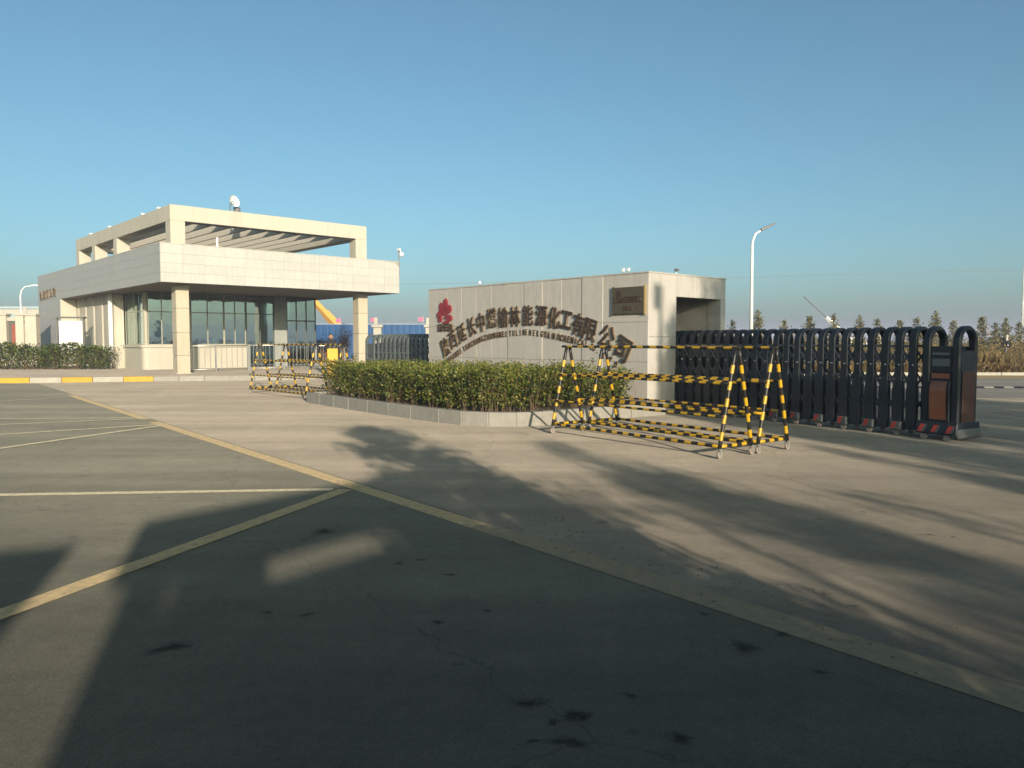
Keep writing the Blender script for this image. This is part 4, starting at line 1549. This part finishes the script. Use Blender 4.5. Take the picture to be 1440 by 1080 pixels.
# ================================================================== CENTRE BACKGROUND
bh = thing('blue_hoarding', 'blue sheet metal site hoarding behind the gatehouse and second gate', 'hoarding', (-32, 62.5, 0))
hpn = MB().prism([(0.004, 0), (0.12, 0.012), (0.24, 0.0), (0.5, 0.0), (0.62, 0.012), (0.74, 0.0), (0.996, 0.0), (0.996, 0.05), (0.004, 0.05)], 0, 2.98).mesh('panel', 'blue')
for i in range(29):
    link('panel', hpn, bh, (i * 1.0, 0, 0))
obj('top_rail', MB().box(0, 29, 0.055, 0.10, 2.92, 3.0), 'white', bh)
for px, lab in ((531, 'cream gate pillar with a stepped cap beside the second gate drive unit'), (604, 'cream gate pillar with a stepped cap at the left end of the name wall')):
    x, _, _ = at(px, 470, 52)
    t = thing('gate_pillar', lab, 'pillar', (x, 52, 0), R(5), 'cream gate pillars')
    obj('shaft', MB().box(-0.24, 0.24, -0.24, 0.24, 0, 2.35), 'offwhite', t, bevel=0.02)
    obj('cap', MB().box(-0.34, 0.34, -0.34, 0.34, 2.35, 2.50), 'offwhite', t, bevel=0.02)
    obj('top_block', MB().box(-0.20, 0.02, -0.2, 0.2, 2.50, 2.95), 'offwhite', t, bevel=0.02)
    t.scale = (1.12, 1.12, 1.08)

for px, h, lab in ((456, 2.3, 'bare brown shrub before the blue hoarding left of the person'), (482, 2.9, 'taller bare brown shrub before the blue hoarding by the far column')):
    x, _, _ = at(px, 480, 50)
    t = thing('shrub', lab, 'shrub', (x, 50, 0), 0, 'bare shrubs before the hoarding')
    br_ = MB()
    rs_ = random.Random(px)
    tips = []
    for k in range(70):
        a, e = rs_.uniform(0, 6.28), rs_.uniform(0.15, 1.0)
        hh_ = h * rs_.uniform(0.5, 1.0) * (1.1 - e * 0.35)
        q = Vector((math.cos(a) * e * 0.75, math.sin(a) * e * 0.75, hh_))
        br_.tube([(0, 0, 0), q * 0.5 + Vector((0, 0, 0.15)), q], [0.025, 0.014, 0.004], 4, cap=False)
        tips += [q * rs_.uniform(0.35, 1.0) + Vector((rs_.gauss(0, 0.12), rs_.gauss(0, 0.12), rs_.gauss(0, 0.1))) for _ in range(22)]
    obj('branches', br_, 'brush', t)
    tag(obj('foliage', leaves(MB(), tips, 0.09, 1, 0.2, None, rs_), 'leaf_e', t), kind='stuff')

for px, py, lab in ((475, 451, 'pink flag above the hoarding beside the orange crane boom'), (524, 450, 'pink flag above the hoarding right of the far column'), (591, 449, 'pink flag above the hoarding near the name wall')):
    x, _, z = at(px, py, 64)
    t = thing('flag', lab, 'flag', (x, 64, 0), 0, 'pink flags over the hoarding')
    obj('pole', MB().tube([(0.25, 0, 0), (0.25, 0, z + 0.3)], 0.025, 6), 'steel', t)
    fm = MB()
    for i in range(6):
        xx = -0.15 + 0.08 * i
        fm.v += [(xx, 0.05 * math.sin(i * 1.7), z - 0.16), (xx, 0.05 * math.sin(i * 1.7 + 0.6), z + 0.16)]
    for i in range(5):
        fm.face([2 * i, 2 * i + 2, 2 * i + 3, 2 * i + 1])
    obj('flag_cloth', fm, 'pink', t)


def crane(name, label, name_, Y, pts, secs, body_m, boom_m, grp):
    """A truck crane whose boom passes through the points of the photograph given, on its carrier."""
    a, b = at(*pts[0], Y), at(*pts[1], Y)          # tip, a lower point of the boom
    d = (b - a).normalized()
    foot = a + d * ((a.z - 2.3) / -d.z)
    t = thing(name, label, 'crane', (foot.x, Y, 0), 0, grp)
    o = Vector((foot.x, Y, 0))
    L_ = (foot - a).length
    prev = 0.0
    for i, (f0, f1, w) in enumerate(secs):
        p, q = a + d * (L_ * f0) - o, a + d * (L_ * f1) - o
        obj('boom_section', MB().tube([p, q], w, 4), boom_m if i or name_ == 'orange' else 'lamp_grey', t)
    obj('carrier', MB().box(-2.5, 6.5, -1.2, 1.2, 0.7, 1.4), body_m, t, bevel=0.05)
    cab = obj('cab', MB().prism([(5.0, -1.2), (7.2, -1.2), (7.4, -1.0), (7.4, 1.0), (7.2, 1.2), (5.0, 1.2)], 1.4, 2.8), body_m, t, bevel=0.08)
    obj('windscreen', MB().box(7.402, 7.42, -0.9, 0.9, 2.0, 2.6), 'dark_glass', cab)
    obj('turntable', MB().box(-1.4, 1.2, -1.0, 1.0, 1.4, 2.4), boom_m, t, bevel=0.05)
    for x in (-1.5, -0.2, 3.8, 5.8):
        for y in (-1.15, 1.15):
            obj('wheel', MB().disc_y((x, y, 0.5), 0.5, 0.35, 16), 'rubber', t)
    return t


crane('truck_crane', 'orange crane boom sloping down behind the blue hoarding', 'orange', 95, ((432, 414), (472, 456)), ((0, 0.45, 0.42), (0.45, 1, 0.55)), 'crane_orange', 'crane_orange', None)
crane('truck_crane', 'distant crane with thin grey jib and white boom beyond the pines', 'white', 150, ((1130, 417), (1166, 450)), ((0, 0.52, 0.13), (0.50, 0.80, 0.36), (0.80, 1, 0.42)), 'white', 'white', None)

# ================================================================== RIGHT BACKGROUND
sl2 = thing('street_lamp', 'tall white street lamp with dark lamp head behind the sliding gate', 'street lamp', (15.5, 50, 0.3), 0, 'white street lamps')
p0 = at(1055.5, 470, 50)
top = at(1058, 338, 50) - Vector((15.5, 50, 0.3))
hd_a, hd_b = at(1072, 323, 50) - Vector((15.5, 50, 0.3)), at(1089, 314.5, 50) - Vector((15.5, 50, 0.3))
obj('pole', MB().tube([(0, 0, 0), (top.x, 0, top.z - 0.3), (top.x + 0.04, 0, top.z), (top.x + 0.2, 0, top.z + 0.42), (hd_a.x, 0, hd_a.z)], [0.13, 0.085, 0.08, 0.07, 0.05], 10), 'white', sl2, smooth=True)
dh = (hd_b - hd_a).normalized()
nh = Vector((-dh.z, 0, dh.x))
lm = MB()
a, b = hd_a - dh * 0.1, hd_b
lm.add([a - nh * 0.07 - Vector((0, .13, 0)), b - nh * 0.05 - Vector((0, .16, 0)), b + nh * 0.05 - Vector((0, .16, 0)), a + nh * 0.10 - Vector((0, .13, 0)),
        a - nh * 0.07 + Vector((0, .13, 0)), b - nh * 0.05 + Vector((0, .16, 0)), b + nh * 0.05 + Vector((0, .16, 0)), a + nh * 0.10 + Vector((0, .13, 0))],
       [(0, 1, 2, 3), (7, 6, 5, 4), (0, 4, 5, 1), (1, 5, 6, 2), (2, 6, 7, 3), (3, 7, 4, 0)])
obj('lamp_head', lm, 'black', sl2, bevel=0.02)


def pine_meshes(seed):
    r = random.Random(seed)
    H = 3.6
    tr = MB().tube([(0, 0, -0.1), (r.gauss(0, .04), r.gauss(0, .04), H * 0.5), (r.gauss(0, .05), 0, H)], [0.07, 0.045, 0.01], 6)
    cr = MB()
    z = 0.45
    while z < H - 0.1:
        t = z / H
        rad = (0.95 * (1 - t) ** 0.75 + 0.06) * r.uniform(0.8, 1.15)
        nb = r.randint(5, 7)
        a0 = r.uniform(0, 6.28)
        for k in range(nb):
            if r.random() < 0.12:
                continue
            a = a0 + 6.28 * k / nb + r.gauss(0, 0.2)
            ln = rad * r.uniform(0.65, 1.15)
            rise = 0.30 * ln + 0.06
            q = Vector((math.cos(a) * ln, math.sin(a) * ln, z + rise))
            tr.tube([(0, 0, z), q], [0.016, 0.005], 3, cap=False)
            m = max(4, int(ln * 26))
            pts = []
            for i in range(m):
                s = r.uniform(0.2, 1.05)
                pts.append(Vector((0, 0, z)).lerp(q, s) + Vector((r.gauss(0, .06), r.gauss(0, .06), r.gauss(0.03, .05))))
            leaves(cr, pts, 0.20, 3, 0.7, (4, 3, 2), r)
        z += r.uniform(0.20, 0.30)
    leaves(cr, [Vector((r.gauss(0, .04), r.gauss(0, .04), H + r.uniform(-0.3, 0.12))) for _ in range(26)], 0.18, 3, 1.5, (4, 3, 2), r)
    return tr.mesh('trunk', 'bark'), cr.mesh('crown', ['needle_a', 'needle_b', 'needle_c'])


PM = [pine_meshes(s) for s in (11, 12, 13, 14)]
pines = [(1030, 449, 52, 'young pine half hidden by the end of the name wall'),
         (1066, 436, 54, 'young pine just right of the tall street lamp'),
         (1103, 449, 56, 'short young pine, second to the right of the street lamp'),
         (1139, 443, 55, 'young pine just left of the distant crane boom'),
         (1173, 440, 53, 'young pine just right of the distant white crane boom'),
         (1209, 443, 55, 'narrow young pine, second right of the crane boom'),
         (1234, 447, 58, 'small pine, third to the right of the crane boom'),
         (1266, 449, 57, 'small pine, third to the left of the gate drive unit arches'),
         (1290, 445, 54, 'bushy pine, second to the left of the gate drive unit'),
         (1316, 437, 52, 'tallest pine rising behind the gate drive unit'),
         (1341, 450, 55, 'bushy pine seen between the two arches of the drive unit'),
         (1381, 444, 51, 'green pine just right of the gate drive unit'),
         (1400, 453, 58, 'small brownish pine between two green pines right of the gate'),
         (1415, 447, 54, 'pine directly behind the black spotlight in the grass'),
         (1434, 452, 57, 'pine below the lower corner of the white road sign')]
for i, (px, py, Y, lab) in enumerate(pines):
    p = at(px, py, Y)
    gz = ground_z(p.x, Y)
    tm, cm_ = PM[i % 4]
    t = thing('pine_tree', lab, 'pine tree', (p.x, Y, gz), random.uniform(0, 6.28), 'young pines beyond the road')
    s = (p.z - gz) / 3.85
    w_ = random.uniform(0.8, 1.05)
    t.scale = (w_, w_, s)
    link('trunk', tm, t)
    link('crown', cm_, t)

# dry grass and weeds on the bank
gr = MB()
rg = random.Random(5)
for k in range(62000):
    y = 35.3 + 26 * rg.random() ** 1.7
    x = rg.uniform(6.5, 20 + (y - 35) * 0.75 + 6)
    z = ground_z(x, y)
    patch = math.sin(x * 1.3 + 2 * math.sin(y * 0.6)) * math.sin(y * 1.1 + x * 0.4)
    h = (0.45 + 0.45 * rg.random() + 0.22 * patch) * (0.55 if y < 36 else 1.0)
    a = rg.uniform(0, 6.28)
    w = rg.uniform(0.012, 0.03)
    dx, dy = math.cos(a) * w, math.sin(a) * w
    lx, ly = rg.gauss(0, 0.16), rg.gauss(0, 0.16)
    o = len(gr.v)
    gr.v += [(x - dx, y - dy, z - 0.02), (x + dx, y + dy, z - 0.02), (x + lx * 0.4 + dx * 0.7, y + ly * 0.4, z + h * 0.6), (x + lx, y + ly, z + h)]
    m = rg.choices((0, 1, 2), (4 + 2 * patch, 3, 3 - 2 * patch if y > 36 else 1))[0]
    gr.face([o, o + 1, o + 2], m)
    gr.face([o, o + 2, o + 3], m)
tag(obj('dry_grass', gr, ['straw_a', 'straw_b', 'straw_c']), kind='stuff')
wd = MB()
wp = []
for k in range(420):
    y = rg.uniform(38, 66)
    x = rg.uniform(8, 24 + (y - 35) * 0.8)
    r_ = rg.uniform(0.25, 0.6)
    for i in range(60):
        wp.append((x + rg.gauss(0, r_ * .6), y + rg.gauss(0, r_ * .6), ground_z(x, y) + abs(rg.gauss(0.6, 0.4))))
leaves(wd, wp, 0.13, 3, 0.6, (3, 3, 3), rg)
tag(obj('undergrowth', wd, ['straw_b', 'needle_a', 'straw_a']), kind='stuff')

bl = thing('ground_spotlight', 'black round spotlight on a short post in the dry grass', 'spotlight', (at(1415, 484, 41).x, 41, ground_z(26, 41)))
zb = at(1415, 484, 41).z - bl.location.z
obj('post', MB().tube([(0, 0, 0), (0, 0, zb + 0.2)], 0.03, 8), 'lamp_grey', bl)
lampb = MB()
for k in range(14):
    t = 2 * math.pi * k / 14
    lampb.tube([(0.10 * math.cos(t), 0, zb + 0.10 * math.sin(t)), (0.24 * math.cos(t), -0.03, zb + 0.19 * math.sin(t))], [0.05, 0.03], 5)
lampb.ball((0, 0, zb), 0.15, 12)
obj('lamp_head', lampb, 'black', bl)
bl.scale = (1.25, 1.25, 1.0)
obj('lens', MB().ball((-0.03, -0.16, zb - 0.06), 0.035, 8), 'white', bl)
obj('bracket', MB().box(0.0, 0.08, 0.0, 0.05, zb + 0.2, zb + 0.5), 'offwhite', bl)

rs = thing('road_sign', 'white road sign with a red inner border at the right edge', 'road sign', (13.95, 20.2, 0), R(-6))
zc0, zc1 = 1.98, 3.62


def rrect(x0, x1, z0, z1, r, n=5):
    pts = []
    for cx, cz, s in ((x1 - r, z0 + r, -90), (x1 - r, z1 - r, 0), (x0 + r, z1 - r, 90), (x0 + r, z0 + r, 180)):
        for k in range(n + 1):
            t = R(s + 90 * k / n)
            pts.append((cx + r * math.cos(t), cz + r * math.sin(t)))
    return pts


obj('plate', sub_prism('y', rrect(-0.58, 0.72, zc0, zc1, 0.10), 0, 0.025), 'white', rs)
bo, bi = rrect(-0.53, 0.67, zc0 + 0.05, zc1 - 0.05, 0.08), rrect(-0.505, 0.645, zc0 + 0.075, zc1 - 0.075, 0.06)
bm_ = MB()
n_ = len(bo)
bm_.add([(p[0], -0.003, p[1]) for p in bo] + [(p[0], -0.003, p[1]) for p in bi], [(i, (i + 1) % n_, n_ + (i + 1) % n_, n_ + i) for i in range(n_)])
obj('border', bm_, 'sign_red', rs)
obj('post', MB().tube([(0.35, 0.08, 0), (0.35, 0.08, zc1 - 0.1)], 0.045, 10), 'steel', rs)

sb = thing('speed_bump', 'black and grey rubber speed bump across the road right of the gate', 'speed bump', (12.5, 26.6, 0.0), R(-1.5))
sbm = [sub_prism('x', [(-0.18, 0.0), (-0.10, 0.045), (0.10, 0.045), (0.18, 0.0)][::-1], 0.006, 0.33).mesh('segment', m) for m in ('black', 'kerb')]
for i in range(36):
    link('segment', sbm[i % 2], sb, (0.336 * i, 0, 0.004))

pwl = thing('power_line', 'thin overhead power line across the sky right of the name wall', 'power line', (0, 150, 0))
wa, wb_ = at(380, 402, 150) - Vector((0, 150, 0)), at(1640, 371, 150) - Vector((0, 150, 0))
pts = []
for i in range(41):
    t = i / 40
    p = wa.lerp(wb_, t)
    pts.append((p.x, 0, p.z - 4 * t * (1 - t) * 0.6))
obj('wire', MB().tube(pts, 0.035, 5), 'lamp_grey', pwl)
for w in (wa, wb_):
    obj('pole', MB().tube([(w.x, 0.2, 0), (w.x, 0.2, w.z + 0.5)], [0.22, 0.14], 8), 'kerb', pwl)

# ================================================================== BEHIND THE VIEWER: unseen things invented to throw the long shadows
AX = Vector((-SUN_H.x, -SUN_H.y, 0))      # the way shadows run
PXV = Vector((SUN_H.y * -1, SUN_H.x, 0))  # to the right of it
TL = 1 / math.tan(SUN_EL)
ed = Vector((0.604, 0.797, 0)).normalized()
gwall = thing('shadow_screen', 'invented concrete shadow screen with a slot under its top beam, unseen behind the viewer', 'wall', Vector((-3.15, 6.67, 0)) - AX * (4.2 * TL), math.atan2(ed.y, ed.x))
H0 = 4.2  # unseen screen invented to throw the slotted foreground shadow
obj('top_beam', MB().box(0, 2.95, -0.15, 0.15, H0 - 0.47, H0), 'offwhite', gwall)
for x0, x1 in ((0.12, 0.28), (0.46, 1.02), (2.43, 2.9)):
    obj('post', MB().box(x0, x1, -0.12, 0.12, H0 - 0.66, H0 - 0.47), 'offwhite', gwall)
obj('panel', MB().box(0.12, 2.9, -0.12, 0.12, 0, H0 - 0.66), 'offwhite', gwall)
g2 = thing('shadow_panel', 'broad plain panel on posts, added unseen behind the viewer for its shadow', 'sign', PXV * -1.25 + AX * (6.75 - 4.0 * TL), math.atan2(PXV.y, PXV.x))
obj('board', MB().box(-3.0, 0, -0.06, 0.06, 0.3, 4.0), 'offwhite', g2)  # unseen board added to throw the shadow block at the left
for x in (-2.6, -0.4):
    obj('post', MB().box(x - 0.06, x + 0.06, 0.06, 0.18, 0, 3.9), 'steel', g2)


vl = thing('street_lamp', 'plain street lamp added unseen behind the viewer for its shadow', 'street lamp', PXV * 8.86 + AX * -13.0, math.atan2(PXV.y, PXV.x), 'white street lamps')
obj('pole', MB().tube([(0, 0, -0.05), (0, 0, 9.2)], [0.09, 0.06], 10), 'white', vl, smooth=True)  # unseen lamp post added for its pole shadow on the wall end
obj('lamp_head', MB().box(-0.24, 0.06, -0.15, 0.15, 9.1, 9.62), 'lamp_grey', vl, bevel=0.03)


def leafy(seed, H, zc, rad, n, nl, ls=0.11, cone=False, clump=0.09):
    r = random.Random(seed)
    tr, cr = MB(), MB()
    tr.tube([(0, 0, -0.1), (r.gauss(0, .1), r.gauss(0, .1), H * 0.5), (r.gauss(0, .1), r.gauss(0, .1), H * 0.97)], [0.11, 0.07, 0.015], 7)
    for k in range(n):
        t = r.uniform(0, 1)
        z = zc + (H - zc) * t
        a = r.uniform(0, 6.28)
        ln = rad * (0.45 + 0.75 * math.sin(math.pi * min(1, t * 0.85 + 0.15))) * r.uniform(0.5, 1.15)
        if cone:
            ln = rad * (0.10 + 1.0 * (1 - t) ** 0.5) * r.uniform(0.45, 1.2)
        q = Vector((math.cos(a) * ln, math.sin(a) * ln, z + ln * 0.5))
        mid = Vector((0, 0, z)).lerp(q, 0.55) + Vector((r.gauss(0, .08), r.gauss(0, .08), 0.05))
        tr.tube([(0, 0, z), mid, q], [0.03, 0.018, 0.005], 4, cap=False)
        pts = [Vector((0, 0, z)).lerp(q, r.uniform(0.72, 1.1) if cone else r.uniform(0.3, 1.08)) + Vector((r.gauss(0, clump if cone else .14), r.gauss(0, clump if cone else .14), r.gauss(0, clump * 0.6 if cone else .14))) for _ in range(nl)]
        leaves(cr, pts, ls, 3, 0.1, (4, 3, 1), r)
    return tr.mesh('trunk', 'bark'), cr.mesh('crown', ['leaf_a', 'leaf_b', 'leaf_d'])


LM = [leafy(21, 7.0, 1.8, 0.92, 150, 55, 0.10, True), leafy(22, 7.0, 1.6, 0.8, 90, 50), leafy(23, 9.0, 2.0, 1.9, 190, 95, 0.16), leafy(24, 7.0, 4.0, 0.5, 14, 34),
      leafy(25, 7.0, 0.7, 0.62, 200, 80, 0.12)]
LM.append(leafy(26, 4.3, 1.2, 0.98, 125, 48, 0.085, True, 0.10))
BASE = (7.0, 7.0, 9.0, 7.0, 7.0, 4.3)
back = [(2.16, -4.0, 5, 4.35, 1.0, 'small feathery tree just behind the viewer'),
        (1.62, -4.3, 5, 3.15, 0.8, 'small feathery sapling left of the small tree behind the viewer'),
        (2.5, -3.7, 5, 3.35, 0.8, 'middling feathery sapling right of the small tree behind the viewer'),
        (2.75, -3.4, 5, 2.6, 0.6, 'low feathery sapling beside the small tree behind the viewer'),
        (3.1, -2.8, 5, 1.75, 0.5, 'lowest feathery sapling behind the viewer'),
        (2.2, -12.0, 4, 4.3, 1.0, 'dense columnar tree directly right of the shadow screen'),
        (2.55, -13.6, 4, 4.5, 0.75, 'second dense columnar tree, just right of the first'),
        (4.45, -14.5, 1, 6.15, 0.95, 'narrow tree behind the viewer whose shadow crosses the apron'),
        (4.75, -13.0, 1, 5.0, 0.9, 'lower narrow tree behind the viewer next to the tall narrow one'),
        (3.45, -12.5, 3, 4.9, 1.2, 'thin sapling between two trees behind the viewer'),
        (5.9, -13.5, 3, 4.9, 1.2, 'thin sapling right of the narrow trees behind the viewer'),
        (8.15, -14.0, 1, 5.6, 0.75, 'narrow tree behind the viewer, third along the verge'),
        (9.45, -13.0, 4, 8.9, 1.0, 'tall dense columnar tree on the verge before the broad trees'),
        (12.1, -15.0, 2, 11.8, 0.95, 'broad tree behind the viewer toward the right'),
        (14.9, -14.0, 2, 10.8, 0.95, 'second broad tree behind the viewer toward the right'),
        (17.9, -15.0, 2, 11.4, 1.0, 'last broad tree behind the viewer at far right')]
for pq_, aq, k, h, wsc, lab in back:  # unseen trees, placed and sized for the shadows they throw
    p = PXV * pq_ + AX * aq
    t = thing('verge_tree', lab, 'tree', (p.x, p.y, -0.05), pq_ * 1.7, 'unseen trees behind the viewer')
    t.scale = (wsc, wsc, h / BASE[k])
    link('trunk', LM[k][0], t)
    link('crown', LM[k][1], t)

# ================================================================== THE AIR
hz = MB().box(-1450, 1450, -420, 1750, -1.2, 17.0)
hm3 = bpy.data.materials.new('haze_air')
hm3.use_nodes = True
hn = hm3.node_tree
for n in list(hn.nodes):
    if n.type != 'OUTPUT_MATERIAL':
        hn.nodes.remove(n)
pvn = hn.nodes.new('ShaderNodeVolumePrincipled')
pvn.inputs['Color'].default_value = (0.74, 0.77, 1.0, 1)
pvn.inputs['Density'].default_value = 0.0012
pvn.inputs['Anisotropy'].default_value = 0.0
hn.links.new(pvn.outputs[0], hn.nodes['Material Output'].inputs['Volume'])
tag(obj('haze', hz, hm3), kind='stuff')
